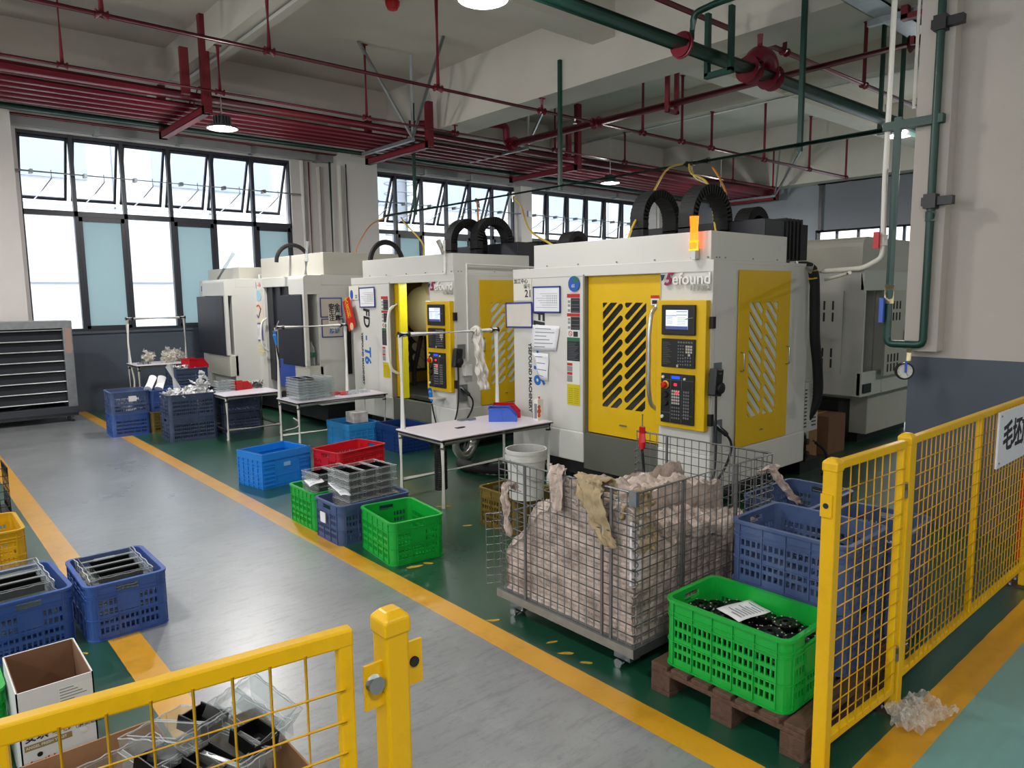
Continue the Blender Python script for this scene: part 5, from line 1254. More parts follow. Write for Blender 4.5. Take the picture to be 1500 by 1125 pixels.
def tray(L, W, H, n, x, y, z, rz, label, group, tilt=None):
    k = (L, W, H, n); 
    if k not in TP: TP[k] = tray_proto(L, W, H, n); o = TP[k]
    else: o = dup(TP[k])
    o.location = (x, y, z); o.rotation_euler = (tilt[0], tilt[1], rz) if tilt else (0, 0, rz); o['label'] = label; o['group'] = group
    return o
def part_proto(w, l, h):
    p = thing('black_part', 'x', 'metal part', (0, 0, 0)); m = MB(); b = .006
    m.box(-w/2, w/2, -l/2, l/2, 0, .006)
    for s in (-1, 1): m.box(s*w/2-b/2, s*w/2+b/2, -l/2, l/2, 0, h); m.box(-w/2, w/2, s*l/2-b/2, s*l/2+b/2, 0, h*.8)
    m.build('shell', blackmetal, p, bevel=.002, world=False)
    MB().box(-w*.25, w*.25, -l*.04, l*.04, .006, .012).build('slot_rib', mat('part_edge', '6a6c70', .35, metal=.6), p, world=False)
    return p
PP = {}
def part(w, l, h, x, y, z, rz, label, group, tilt=None):
    k = (w, l, h)
    if k not in PP: PP[k] = part_proto(w, l, h); o = PP[k]
    else: o = dup(PP[k])
    o.location = (x, y, z); o.rotation_euler = (tilt[0], tilt[1], rz) if tilt else (0, 0, rz); o['label'] = label; o['group'] = group
    return o
def stack(cx, cy, z0, rz, n, L, W, H, pockets, label, group, jit=.004, step=None, parts=None, plabel='', deep=0):
    st = step or H*.8
    for k in range(n):
        tray(L, W, H, pockets, cx+rr.uniform(-jit, jit), cy+rr.uniform(-jit, jit), z0+k*st, rz+rr.uniform(-.02, .02), label, group)
    if parts:
        pw = (L-.02)/pockets
        for k in [q for q in parts for _ in range(1)]:
            dx = -L/2+.01+(k+.5)*pw; x = cx+dx*math.cos(rz); y = cy+dx*math.sin(rz)
            part(pw*.72, W*.66, H*.8, x, y, z0+(n-1)*st+.008, rz, plabel, group+' parts')
            for q in range(1, deep+1): part(pw*.72, W*.66, H*.8, x, y, z0+(n-1-q)*st+.008, rz, plabel.replace('top tray', 'lower trays'), group+' lower parts')
stack(2.66, 4.80, .15, .05, 6, .42, .30, .06, 3, 'clear blister tray of the stack standing in the loaded dusty blue crate', 'trays in the blue crate', step=.053, parts=(0, 1, 2), plabel='black part in the top tray on the dusty blue crate by the line', deep=3)
stack(2.57, 5.17, .15, .05, 5, .34, .26, .06, 2, 'clear blister tray of the stack standing in the half hidden green crate', 'trays in the hidden green crate', parts=(0, 1), plabel='black part in the top tray on the half hidden green crate', deep=2)
sheet_paper('white tag hanging off the trays in the half hidden green crate', [(2.33, 5.02, .33), (2.44, 5.0, .36), (2.46, 5.14, .37), (2.36, 5.18, .345)], lines=3)
sheet_paper('white tag on the side of the trays in the loaded dusty blue crate', [(2.42, 4.70, .31), (2.47, 4.64, .32), (2.50, 4.88, .37), (2.43, 4.92, .36)], lines=3)
stack(.845, 4.34, .07, PI/2, 4, .44, .30, .06, 4, 'clear blister tray stacked in the blue crate on the left yellow line', 'trays in the blue crate on the line', .012, .062, (0, 1, 2), 'black part in the top tray of the blue crate on the line')
stack(.39, 4.40, .10, PI/2+.04, 4, .46, .31, .06, 4, 'clear blister tray stacked in the left blue crate', 'trays in the left blue crate', .012, .062, (0, 1), 'black part in the top tray of the left blue crate')
stack(3.62, 7.88, .582, .0, 8, .24, .34, .036, 2, 'clear blister tray in the tall stack on the middle worktable', 'tall tray stack on the middle table', .006, .031, (0, 1), 'dark part in the top tray of the tall stack on the middle table')
stack(3.86, 7.92, .582, .0, 8, .22, .34, .036, 2, 'clear blister tray in the right hand stack on the middle worktable', 'right tray stack on the middle table', .008, .030)
for k, (x, y) in enumerate(((4.22, 7.86), (4.40, 7.92))): tray(.15, .2, .03, 2, x, y, .582, .2*k, ('single clear tray lying flat on the middle worktable beside the red packets', 'single clear tray near the right end of the middle worktable')[k], 'loose trays on the middle table')

# cartons in the near left corner and the trays heaped there
ct = thing('carton', 'white printed carton without lid beside the green crate at the lower left', 'carton', (.355, 3.11, 0))
m = MB(); cx0, cx1, cy0, cy1, ch = .235, .475, 2.93, 3.29, .385
m.box(cx0, cx1, cy0, cy0+.005, 0, ch); m.box(cx0, cx1, cy1-.005, cy1, 0, ch); m.box(cx0, cx0+.005, cy0, cy1, 0, ch); m.box(cx1-.005, cx1, cy0, cy1, 0, ch); m.build('printed_walls', card_white, ct)
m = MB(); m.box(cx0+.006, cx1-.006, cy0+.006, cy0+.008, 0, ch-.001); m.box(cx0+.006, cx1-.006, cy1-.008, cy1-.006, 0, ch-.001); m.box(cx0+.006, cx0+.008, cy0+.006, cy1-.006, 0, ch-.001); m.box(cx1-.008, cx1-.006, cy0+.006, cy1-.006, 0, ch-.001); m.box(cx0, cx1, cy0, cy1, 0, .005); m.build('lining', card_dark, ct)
F = lambda x, z: FY(x, 2.9292, z)
lt = text('carton_title', '安琪 鲜酵母', .036, mat('carton_ink', '2a2550', .6), ct, F(.248, .2085), .0004, bold=.0012); bd = MB().box(.246, .392, 2.9288, 2.9295, .163, .185).build('gold_band', mat('carton_gold', '8d7a4a', .6), ct)
text('band_lettering', 'ANGEL FRESH YEAST', .0135, card_white, bd, FY(.25, 2.9286, .174), .0002, bold=.0003); text('carton_subtitle', '（耐高糖型）', .02, mat('carton_ink', '', 0), ct, F(.392, .195), .0003)
MB().lathe([(.012, 0), (.012, .003), (0, .004)], 16, basis((.43, 2.9292, .175), (1, 0, 0), (0, 0, 1))).build('round_hole_cover', label_white, ct, True); MB().lathe([(.0, .001), (.009, .001)], 16, basis((.29, 2.9288, .14), (1, 0, 0), (0, 0, 1))).build('hand_hole', black, ct)
text('red_print', '红装', .05, sticker_red, ct, F(.25, .095), .0003, bold=.001); MB().box(.36, .47, 2.9285, 2.9295, .30, .36).build('shipping_label', label_white, ct)
m = MB()
for k in range(5): m.box(.365, .36+.05+.04*((k*3) % 4)/3, 2.928, 2.9286, .308+k*.011, .311+k*.011)
m.build('label_print', key_grey, ct)
def carton(label, x0, x1, y0, y1, h, rz=0):
    p = thing('carton', label, 'carton', ((x0+x1)/2, (y0+y1)/2, 0), 0); m = MB()
    m.box(x0, x1, y0, y0+.006, 0, h); m.box(x0, x1, y1-.006, y1, 0, h); m.box(x0, x0+.006, y0, y1, 0, h); m.box(x1-.006, x1, y0, y1, 0, h); m.box(x0, x1, y0, y1, 0, .006); m.build('walls', card_brown, p)
    return p
carton('open brown carton of clear trays behind the near gate', .20, .595, 2.12, 2.61, .295)
b = carton('second brown carton of clear trays, right of the open one behind the near gate', .605, .93, 2.05, 2.55, .23)
for k, (x, y, z, a, tl) in enumerate(((.47, 2.33, .25, .35, (.12, .1)), (.62, 2.40, .29, .5, (-.15, .12)), (.78, 2.30, .25, .3, (.1, -.2)), (.86, 2.44, .25, .6, (.5, .1)), (.66, 2.20, .25, .4, (.0, .1)), (.50, 2.18, .22, .2, (.0, .0)))):
    tray(.26, .24, .075, 2, x, y, z, a, ('clear tray tilted in the open brown carton, nearest the gate rail', 'clear tray leaning across both brown cartons', 'clear tray on the right hand brown carton', 'clear tray standing up at the far right of the near tray heap', 'clear tray in front of the heap, behind the gate wires', 'lowest clear tray in the open brown carton')[k], 'clear trays behind the near gate', tl)
for k, (x, y, z, a) in enumerate(((.53, 2.30, .275, .35), (.69, 2.40, .30, .5), (.80, 2.24, .27, .3), (.45, 2.20, .26, .4), (.64, 2.2, .27, .4))):
    part(.10, .12, .05, x, y, z+.02, a, 'black square cup lying in the clear trays behind the near gate', 'black cups behind the near gate', (.15, .1))
b = MB()
m = MB().cyl((.89, 2.38, .31), (.93, 2.50, .40), .035, 14); tag(m.build('film_roll', clear, None, True), 'short roll of clear film on the right end of the near tray heap', 'film roll')

# ================================================================ worktables
pipe_w = mat('white_coated_pipe', 'd3d2c8', .4); top_m = mat('worktop_pale', 'd9d3dc', .3, var=.03); joint_m = mat('joint_black', '1c1c1e', .45)
def table(label, x0, x1, y0, y1, h, frame=None, shelf=False, legs=None):
    p = thing('worktable', label, 'table', ((x0+x1)/2, (y0+y1)/2, 0), 0, 'pipe framed worktables')
    t = MB().box(x0, x1, y0, y1, h-.012, h).build('worktop', top_m, p, bevel=.004); MB().box(x0-.003, x1+.003, y0-.003, y1+.003, h-.02, h-.011).build('edge_band', joint_m, p)
    i = .03
    for x in (x0+i, x1-i-.12 if False else x1-i):
        for y in (y0+i, y1-i):
            l = MB().cyl((x, y, 0), (x, y, h-.02), .020, 10).build('leg', pipe_w, p, True); MB().cyl((x, y, h-.085), (x, y, h-.02), .026, 10).build('joint', joint_m, l, True); MB().cyl((x, y, 0), (x, y, .03), .019, 10).build('foot', joint_m, l, True)
    for y in (y0+i, y1-i): MB().cyl((x0+i, y, h-.04), (x1-i, y, h-.04), .020, 10).build('rail', pipe_w, p, True)
    for x in (x0+i, x1-i): MB().cyl((x, y0+i, h-.04), (x, y1-i, h-.04), .020, 10).build('rail', pipe_w, p, True)
    for y in (y1-i,) if not shelf else (y0+i, y1-i): MB().cyl((x0+i, y, .12), (x1-i, y, .12), .020, 10).build('foot_rail', pipe_w, p, True)
    if shelf:
        for x in (x0+i, x1-i): MB().cyl((x, y0+i, .12), (x, y1-i, .12), .020, 10).build('foot_rail', joint_m, p, True)
    if frame:
        fx0, fx1, fy, fz = frame
        for x in (fx0, fx1): MB().cyl((x, fy, h), (x, fy, fz), .0235, 10).build('frame_post', white_pl, p, True)
        c = MB().cyl((fx0, fy, fz), (fx1, fy, fz), .0235, 10).build('cross_bar', white_pl, p, True)
        for a, b_ in ((fx0-.02, fx0+.09), (fx1-.07, fx1+.02)): MB().cyl((a, fy, fz), (b_, fy, fz), .029, 10).build('bar_joint', joint_m, c, True)
    return p
table('white topped worktable with a pipe frame in front of the two yellow machines', 3.36, 4.63, 4.74, 5.44, .585, (3.42, 4.52, 5.41, 1.42))
table('middle worktable with tray stacks in front of the third machine', 3.44, 4.62, 7.64, 8.20, .58, (3.47, 4.36, 8.17, 1.41))
table('small low table with a lower pipe frame beside the navy crates', 3.10, 3.84, 8.95, 9.62, .56, None, True)
table('far table with a tall pipe frame against the window wall', 2.74, 3.60, 11.45, 12.05, .80, (2.78, 3.60, 12.0, 1.47))
def bin_(label, x, y, z, rz, m, s=1.0):
    p = thing('storage_bin', label, 'bin', (x, y, z), rz, 'small open fronted bins'); L, W, H, t = .25*s, .16*s, .12*s, .005
    b = MB(); b.box(-L/2, L/2, -W/2, W/2, 0, t)
    side_ = [(-L/2, 0), (L/2, 0), (L/2, H*.35), (L/2-.07*s, H), (-L/2, H)]
    for sgn in (-1, 1): b.prism(side_, t, Matrix(((1, 0, 0, 0), (0, 0, 1, sgn*W/2-t/2), (0, 1, 0, 0), (0, 0, 0, 1))))
    b.box(-L/2, -L/2+t, -W/2, W/2, 0, H); b.box(L/2-t, L/2, -W/2, W/2, 0, H*.35); b.build('body', m, p, world=False)
    r = MB(); r.box(-L/2-.006, -L/2+.006, -W/2-.006, W/2+.006, H-.012, H)
    for sgn in (-1, 1): r.box(-L/2, L/2-.07*s, sgn*(W/2)-.008, sgn*W/2+.008, H-.012, H); r.box(-L/2+.1*s, -L/2+.115*s, sgn*(W/2+.003)-.004, sgn*(W/2+.003)+.004, 0, H)
    r.build('rim', m, p, world=False)
    return p
bin_('blue open fronted bin on the white worktable', 4.33, 5.10, .585, -.75, blue_pl, 1.05); bin_('red open fronted bin behind the blue one on the white worktable', 4.50, 5.24, .585, -.75, red_pl, 1.05)
jc = MB().box(4.535, 4.605, 4.84, 4.90, .585, .785).build('drink_carton', mat('carton_print', 'ded9cf', .5)); tag(jc, 'white drink carton at the corner of the white worktable', 'carton')
m = MB(); 
for z, w_ in ((.05, .02), (.09, .026), (.13, .02)): m.sphere((-.02, -.0305, z), w_, 8, None, (1, .06, 1))
m.build('fruit_print', mat('fruit_orange', 'd0552a', .5), jc, world=False); MB().box(-.0352, -.0348, -.02, .02, .02, .16).build('side_print', mat('faint_ink', '', 0), jc, world=False); MB().cyl((.01, 0, .2), (.01, 0, .222), .01, 10).build('cap', red_pl, jc, True, world=False)
tag(MB().box(3.76, 3.83, 5.05, 5.10, .585, .589).box(3.79, 3.85, 5.06, 5.085, .585, .592).build('black_scrap', black), 'small black scrap lying on the white worktable', 'scrap')
o = MB().box(4.0, 4.12, 5.33, 5.39, .585, .597).box(4.08, 4.16, 5.30, 5.34, .585, .605); tag(o.build('metal_offcut', galv), 'little pile of grey metal bits at the back of the white worktable', 'scrap')
SIDE = (1, 0, 0)
o = strip('white cloth knotted on the pipe frame of the white worktable', [(4.27, 5.44, 1.30), (4.26, 5.42, 1.42), (4.26, 5.40, 1.445), (4.27, 5.375, 1.40), (4.28, 5.37, 1.2), (4.30, 5.37, 1.0), (4.33, 5.37, .85)], .07, .13, cloth_w, .022); o['category'] = 'cloth'; o.name = 'hanging_cloth'; del o['group']
m = MB().tube(arc((4.265, 5.405, 1.42), .035, 0, 2*PI, 12, (0, 1, 0), (0, 0, 1)), .02, 8); m.build('knot', cloth_w, o, True)
# under the tables: coiled cable, foil duct, black hoses on the floor
tag(MB().tube([(3.46+.05*math.cos(k*PI/5), 4.90+.05*math.sin(k*PI/5), .12+k*.0016) for k in range(250)], .007, 5).build('coiled_cable', blackr, None, True), 'black coiled cable hanging under the front corner of the white worktable', 'cable')
tag(MB().tube([(4.02+.105*math.cos(k*PI/10), 5.30, .38+.12*math.sin(k*PI/10)) for k in range(20)], [.034+.004*(k % 2) for k in range(20)], 10, closed=True).build('foil_duct', mat('foil', 'b5b5b0', .3, metal=.7, bump=.6, bscale=40), None, True), 'crumpled silver foil duct ring under the white worktable', 'duct')
P = smoothpath([(4.9, 6.2, .25), (4.6, 6.0, .08), (4.3, 5.7, .06), (4.45, 5.3, .06), (4.9, 5.1, .06)], 14)
tag(MB().tube(P, [.05+.008*(k % 2) for k in range(len(P))], 12).build('corrugated_hose', blackr, None, True), 'black corrugated hose lying on the floor between the yellow machines', 'hose')
def blow(label, x, y, z, col):
    p = thing('blow_gun', label, 'blow gun', (x, y, z), 0, 'air blow guns')
    MB().tube([(x, y, z+.05), (x, y, z), (x+.01, y-.01, z-.11)], [.028, .024, .014], 10).build('grip', col, p, True); MB().tube(fillet([(x, y, z+.04), (x+.01, y-.02, z+.09), (x+.03, y-.06, z+.17)], .03), .005, 6).build('nozzle', steel, p, True)
    MB().tube(smoothpath([(x+.01, y-.01, z-.11), (x+.02, y-.01, z-.2), (x+.03, y-.03, z-.30), (x+.0, y-.1, z-.36)]), .009, 7).build('hose', blackr, p, True); return p
blow('blue air blow gun hanging at the open door of the second machine', 4.68, 6.80, .66, mat('gun_blue', '1a7fd0', .35))
blow('blue air blow gun on the pipe frame post of the middle worktable', 3.44, 8.15, 1.32, mat('gun_blue', '', 0))
tag(MB().box(4.60, 4.74, 6.58, 6.72, .60, .612).tube([(4.60, 6.58, .606), (4.57, 6.6, .57), (4.60, 6.66, .55)], .005, 6).build('tool_shelf', mach_warm), 'small white ledge fixed below the operator panel of the second machine', 'shelf')
# things on the middle table
pk = mat('packet_red', 'c8525a', .4)
for k, (x, y) in enumerate(((4.05, 7.93), (4.14, 7.86))): tag(MB().box(x-.05, x+.05, y-.035, y+.035, .582, .625).build('red_packet', pk, None, False, .01), ('red and white packet next to the tray stacks on the middle worktable', 'red and white packet farther right on the middle worktable')[k], 'packet', 'packets on the middle table')
SIDE = (1, 0, 0)
bx = MB().box(4.02, 4.2, 7.4, 7.6, .30, .42).build('wrapped_parts', mat('checked_cloth', 'b4b0ac', .8, var=.4, vscale=12)); tag(bx, 'grey wrapped bundle lying on the pale blue folding crate', 'bundle')

# ================================================================ louvred fan by the left wall
fn = thing('louvre_fan', 'large galvanised louvred fan on castors against the window wall', 'fan', (1.15, 12.25, 0)); fx0, fx1, fy0, fy1, fz0, fz1 = .28, 2.06, 12.02, 12.42, .13, 1.47
MB().box(fx1-.12, fx1, fy0, fy1, fz0, fz1).build('frame_side', galv, fn, bevel=.006); MB().box(fx0, fx0+.12, fy0, fy1, fz0, fz1).build('frame_side', galv, fn, bevel=.006)
MB().box(fx0+.001, fx1-.001, fy0+.001, fy1-.001, fz1-.11, fz1+.001).build('frame_top', galv, fn, bevel=.006); MB().box(fx0+.001, fx1-.001, fy0-.004, fy1-.001, fz0-.001, fz0+.10).build('frame_base', mat('fan_dark', '30333a', .4), fn, bevel=.006)
for k in range(8):
    z = fz0+.16+k*.148; m = MB(); xf = Matrix.Translation((0, fy0+.05, z)) @ Matrix.Rotation(-.25, 4, 'X'); m.box(fx0+.12, fx1-.12, -.02, .0, 0, .012, xf); sl = m.build('louvre', alu, fn)
    MB().box(fx0+.12, fx1-.12, .01, .014, .0, .15, xf).build('blade_film', fan_mesh, sl)
m = MB().tube([(1.17+.62*math.cos(k*PI/20), 12.22, .80+.60*math.sin(k*PI/20)) for k in range(40)], .03, 8, closed=True); m.build('fan_ring', mat('fan_dark', '', 0), fn, True)
m = MB()
for k in range(6):
    a = k*PI/3; xf = Matrix.Translation((1.17, 12.25, .80)) @ Matrix.Rotation(a, 4, 'Y') @ Matrix.Rotation(.5, 4, 'X'); m.box(.08, .55, -.004, .004, -.09, .09, xf)
m.cyl((1.17, 12.16, .8), (1.17, 12.34, .8), .1, 16); m.build('fan_wheel', mat('fan_blade', '8a8c90', .4, metal=.5), fn)
m = MB()
for k in range(40): z = fz0+.12+k*(fz1-fz0-.23)/39; m.cyl((fx0+.1, fy1-.03, z), (fx1-.1, fy1-.03, z), .004, 5)
m.build('rear_grille', mat('fan_dark', '', 0), fn); MB().box(fx0+.1, fx1-.1, fy1-.02, fy1-.015, fz0+.1, .78).build('rear_sheet', mat('fan_dark', '', 0), fn)
MB().box(fx1-.10, fx1-.02, fy0-.003, fy0, 1.0, 1.36).build('printed_label', mat('label_rust', '9a7f76', .6), fn)
for x in (fx0+.15, fx1-.08):
    for y in (fy0+.05, fy1-.06): c = MB().cyl((x-.015, y, .045), (x+.015, y, .045), .045, 14); c.build('castor', galv, fn, True); 
MB().box(fx0, fx1, fy0+.02, fy1-.02, .085, .13).build('castor_beam', mat('fan_dark', '', 0), fn)

# ================================================================ documents and bottles on the machines
def doc(label, y0, y1, z0, z1, x=4.728, m=paper, rot=0, grid=True):
    p = thing('document_frame', label, 'document frame', (x, (y0+y1)/2, z0), 0, 'blue document frames'); xf = Matrix.Translation((0, (y0+y1)/2, (z0+z1)/2)) @ Matrix.Rotation(rot, 4, 'X') @ Matrix.Translation((0, -(y0+y1)/2, -(z0+z1)/2))
    b = MB(); w_ = .014
    for q in ((y0, y1, z0, z0+w_), (y0, y1, z1-w_, z1), (y0, y0+w_, z0, z1), (y1-w_, y1, z0, z1)): b.box(x-.006, x, *q, xf)
    b.build('frame', bluefr, p); s = MB().box(x-.002, x, y0+w_, y1-w_, z0+w_, z1-w_, xf).build('sheet', m, p); g = MB(); fi = mat('faint_ink', '', 0)
    if grid:
        for k in range(7): z = z0+.05+k*(z1-z0-.1)/7; g.box(x-.0028, x-.002, y0+.04, y1-.04-(y1-y0)*.3*((k*3) % 4)/4, z, z+.003, xf)
        for k in range(6): y = y0+.05+k*.025; g.box(x-.0028, x-.002, y, y+.002, z0+.08, z1-.08, xf)
        g.build('form_lines', fi, s)
    return p
doc('blue framed form, the right one on the nearest machine beside the plate numbered 21', 4.73, 5.10, 1.585, 1.835)
doc('blue framed yellowed form overhanging the left edge of the nearest machine', 5.11, 5.50, 1.435, 1.685, 4.725, mat('paper_yellowed', 'cfc8c0', .8, var=.05), -.02, False)
doc('blue framed form on the left front of the second machine', 8.05, 8.44, 1.62, 1.88, rot=-.02)
cdp = MB().box(4.732, 4.736, 5.13, 5.39, 1.70, 1.91).build('number_plate', mat('plate_cream', 'd8d4c8', .6)); tag(cdp, 'cream plate numbered 21 at the upper left of the nearest machine', 'plate')
text('plate_number', '21', .10, ink, cdp, FX(4.731, 5.225, 1.765), .0004, bold=.002); text('plate_heading', '加工中心', .05, ink, cdp, FX(4.731, 5.38, 1.885), .0004, bold=.001); text('plate_word', '编号', .05, ink, cdp, FX(4.731, 5.24, 1.835), .0004)
cdp = MB().box(4.732, 4.736, 8.47, 8.72, 1.72, 1.90).build('number_plate', mat('plate_cream', '', 0)); tag(cdp, 'cream plate numbered 22 with blue oval on the second machine', 'plate')
text('plate_number', '22', .06, ink, cdp, FX(4.731, 8.56, 1.76), .0004, bold=.001); m = MB().prism([(.04*math.cos(t*PI/10), .06*math.sin(t*PI/10)) for t in range(20)], .002, FX(4.732, 8.65, 1.79)); m.build('blue_oval', sticker_blue, cdp)
def disc_sticker(label, y, z, r):
    o = MB().prism([(r*math.cos(t*PI/14), r*1.0*math.sin(t*PI/14)) for t in range(28)], .004, FX(4.73, y, z)).build('round_badge', sticker_blue); tag(o, label, 'badge')
    a = [(0, 0)] + [(r*.98*math.cos(t), r*.98*math.sin(t)) for t in [.35+k*.15 for k in range(9)]]
    MB().prism(a, .001, FX(4.726, y, z)).build('green_sector', sticker_green, o); text('badge_print', '6S', r*.6, label_white, o, FX(4.7255, y+r*.4, z-.02), .0003)
disc_sticker('round blue and green badge left of the yellow door of the nearest machine', 4.56, 1.85, .07)
sheet_paper('drawing sheet taped below the blue framed form on the nearest machine', [(4.725, 5.12, 1.22), (4.725, 4.79, 1.23), (4.725, 4.74, 1.465), (4.725, 5.115, 1.47)], curl=.004, lines=6)
o = sheet_paper('lower crumpled drawing sheet on the nearest machine', [(4.722, 5.0, .95), (4.722, 4.90, .93), (4.722, 4.89, 1.20), (4.722, 5.11, 1.20)], curl=.008, lines=4)
# red couplet with gold characters on the second machine's edge
cp = MB(); xf = basis((4.68, 8.64, 1.53), (0, -.93, .36), (0, .36, .93)); cp.box(-.10, .10, -.21, .21, -.003, .003, xf); co_ = cp.build('red_couplet', mat('couplet_red', 'b8160f', .4), None, False, .02); tag(co_, 'slanting red card with golden characters between the second and third machines', 'card')
gold = mat('couplet_gold', 'd8a828', .4)
text('gold_characters', '大\n吉\n利', .105, gold, co_, xf @ Matrix.Translation((-.05, .09, .005)), .0006, bold=.002, line=.95); MB().lathe([(0, .004), (.05, .004)], 16, xf @ Matrix.Translation((0, -.17, 0))).build('gold_round', mat('couplet_pale', 'd9b48a', .5), co_)
# blue frames with characters on the side of the third machine
for k, (z0, z1, x0, l) in enumerate(((1.49, 1.75, 4.42, 'upper empty blue frame on the side of the third machine'), (1.22, 1.47, 4.43, 'lower blue frame on the side of the third machine'))):
    p = thing('document_frame', l, 'document frame', (x0+.15, 8.95, z0), 0, 'blue document frames'); b = MB()
    for q in ((x0, x0+.32, z0, z0+.012), (x0, x0+.32, z1-.012, z1), (x0, x0+.012, z0, z1), (x0+.308, x0+.32, z0, z1)): b.box(q[0], q[1], 8.942, 8.949, q[2], q[3])
    b.build('frame', bluefr, p); MB().box(x0+.012, x0+.308, 8.947, 8.95, z0+.012, z1-.012).build('sheet', mat('clear_sheet', 'c2bdb0', .3), p)
s = sheet_paper('notice with two columns of black and blue characters on the third machine', [(4.53, 8.938, 1.28), (4.68, 8.938, 1.28), (4.68, 8.938, 1.60), (4.53, 8.938, 1.60)], mat('plate_cream', '', 0), curl=.001, lines=0, name='notice', cat='notice')
text('notice_characters', '安全\n生产\n注意', .085, ink, s, FY(4.535, 8.934, 1.55), .0005, bold=.002, line=.9); text('notice_blue_characters', '防护', .075, letter_blue, s, FY(4.535, 8.934, 1.30), .0005, bold=.001)
doc('small blue framed sheet on the front pillar of the third machine', 10.97, 11.34, 1.10, 1.37, 4.44)
def bottle(label, x, y, z, h, lab, r=.032):
    p = thing('bottle', label, 'bottle', (x, y, z), 0, 'drink bottles'); MB().lathe([(0, 0), (r, .0), (r, h*.62), (r*.95, h*.7), (r*.4, h*.88), (r*.4, h*.94)], 16, None, (x, y, z)).build('body', bottle_clear, p, True)
    MB().lathe([(r+.001, h*.35), (r+.001, h*.55)], 16, None, (x, y, z)).build('label', lab, p, True); MB().cyl((x, y, z+h*.93), (x, y, z+h), r*.45, 10).build('cap', label_white, p, True)
MB().box(4.2, 4.46, 8.955, 9.3, .83, .845).build('alcove_shelf', mach_warm, m3)
bottle('water bottle with green label in the side recess of the third machine', 4.30, 9.02, .846, .33, mat('label_green', '1f5a44', .5), .045)
bottle('clear bottle in the side recess of the farthest machine, left one', 4.02, 11.52, .892, .24, label_white); bottle('clear bottle in the side recess of the farthest machine, right one', 4.075, 11.51, .892, .23, label_white)
tp = MB().lathe([(.022, 0), (.04, 0), (.04, .04), (.022, .04), (.022, 0)], 16, None, (4.03, 11.49, .852)).build('tape_roll', mat('tape_orange', 'c98a1c', .4), None, True); tag(tp, 'orange tape roll on the ledge under the bottles of the farthest machine', 'tape')
MB().box(3.97, 4.13, 11.44, 11.6, .835, .85).build('alcove_shelf', mach_warm, m4)
# bucket
bk = thing('bucket', 'white plastic bucket with ribbed rim on the olive crate', 'bucket', (3.44, 3.80, .29))
MB().lathe([(0, 0), (.125, 0), (.142, .36), (.152, .36), (.152, .335), (.146, .335), (.143, .31), (.154, .31), (.154, .285), (.145, .285)], 32).build('body', mat('bucket_white', 'c9c9c4', .45, var=.06, vscale=6, dirt='7c7c78', dscale=6, damt=.4), bk, True, world=False)
MB().lathe([(.138, .36), (.12, .02)], 32).build('inner_wall', mat('bucket_inside', 'a9a9a5', .5), bk, True, world=False); MB().tube([(.155*math.cos(PI+k*PI/12), .155*math.sin(PI+k*PI/12)*.98, .30-.16*math.sin(k*PI/12)) for k in range(13)], .003, 6).build('bail_handle', galv, bk, True, world=False)
# ================================================================ clutter of the far tables
FQ = .8
def crumple(mb, c, sx, sy, n, amp, seed, rot):
    xf = Matrix.Translation(c) @ rot
    mb.sheet([[tuple(xf @ V(((i/n-.5)*sx, (j/n-.5)*sy, amp*mnoise.noise(V((i*FQ, j*FQ, seed)))+amp*.5*mnoise.noise(V((i*1.9*FQ/.8, j*1.9*FQ/.8, seed+9)))))) for i in range(n+1)] for j in range(n+1)])
rq = random.Random(11); rnd_rot = lambda: Matrix.Rotation(rq.uniform(0, 6), 4, 'Z') @ Matrix.Rotation(rq.uniform(-1.2, 1.2), 4, 'X') @ Matrix.Rotation(rq.uniform(-1.2, 1.2), 4, 'Y')
white_film = mat('white_film', 'dfe0e0', .35, spec=.7)
m = MB()
for k in range(110):
    u, v = rq.random(), rq.random(); x = 2.60+u*.50; y = 9.38+v*.36; z = .52+rq.random()*(.08+.28*max(0, (u-.45)*1.6)*(.4+.6*v))
    crumple(m, (x, y, z), .10, .08, 5, .03, k, rnd_rot())
tag(m.build('plastic_scraps', white_film, None, True), 'heap of white plastic pieces filling the navy crate by the small low table', 'plastic scraps', None, 'stuff')
for k, (a, b, r, l) in enumerate((((2.58, 10.32, .57), (2.70, 10.50, .70), .05, 'leaning roll of white paper, leftmost in the bright blue crate'), ((2.72, 10.34, .56), (2.80, 10.44, .70), .055, 'paper roll with brown core in the bright blue crate'), ((2.95, 10.32, .54), (2.88, 10.38, .86), .05, 'tall roll of clear film standing up in the bright blue crate'))):
    o = MB().cyl(a, b, r, 16).build('paper_roll', paper if k < 2 else white_film, None, True); tag(o, l, 'roll', 'rolls in the bright blue crate')
    if k == 1: d = (V(a)-V(b)).normalized(); MB().cyl(V(b)-d*.0, V(b)-d*.004, .025, 12).build('core', card_brown, o, True)
m = MB()
for k in range(26): crumple(m, (2.18+rq.random()*.3, 10.28+rq.random()*.28, .32+rq.random()*.16), .12, .1, 4, .03, k+50, rnd_rot())
tag(m.build('plastic_scraps', white_film, None, True), 'white plastic pieces inside the worn blue crate at the end of the line', 'plastic scraps', None, 'stuff')
st = thing('stool', 'black low stand under the dusty navy crate by the far table', 'stand', (3.32, 11.1, 0))
MB().box(3.05, 3.58, 10.90, 11.30, .455, .48).build('top', black, st)
for x in (3.08, 3.55):
    for y in (10.93, 11.27): MB().cyl((x, y, 0), (x, y, .455), .015, 8).build('leg', pipe_w, st, True)
crate('navyS', crate_navy, .50, .40, .28, 3.32, 11.1, .481, 0, 'navy crate on the black stand beside the far table', None, (8, 16), 4)
b = bin_('shallow red tray on the navy crate of the far stand', 3.45, 11.12, .735, .3, red_pl, 1.25)
m = MB()
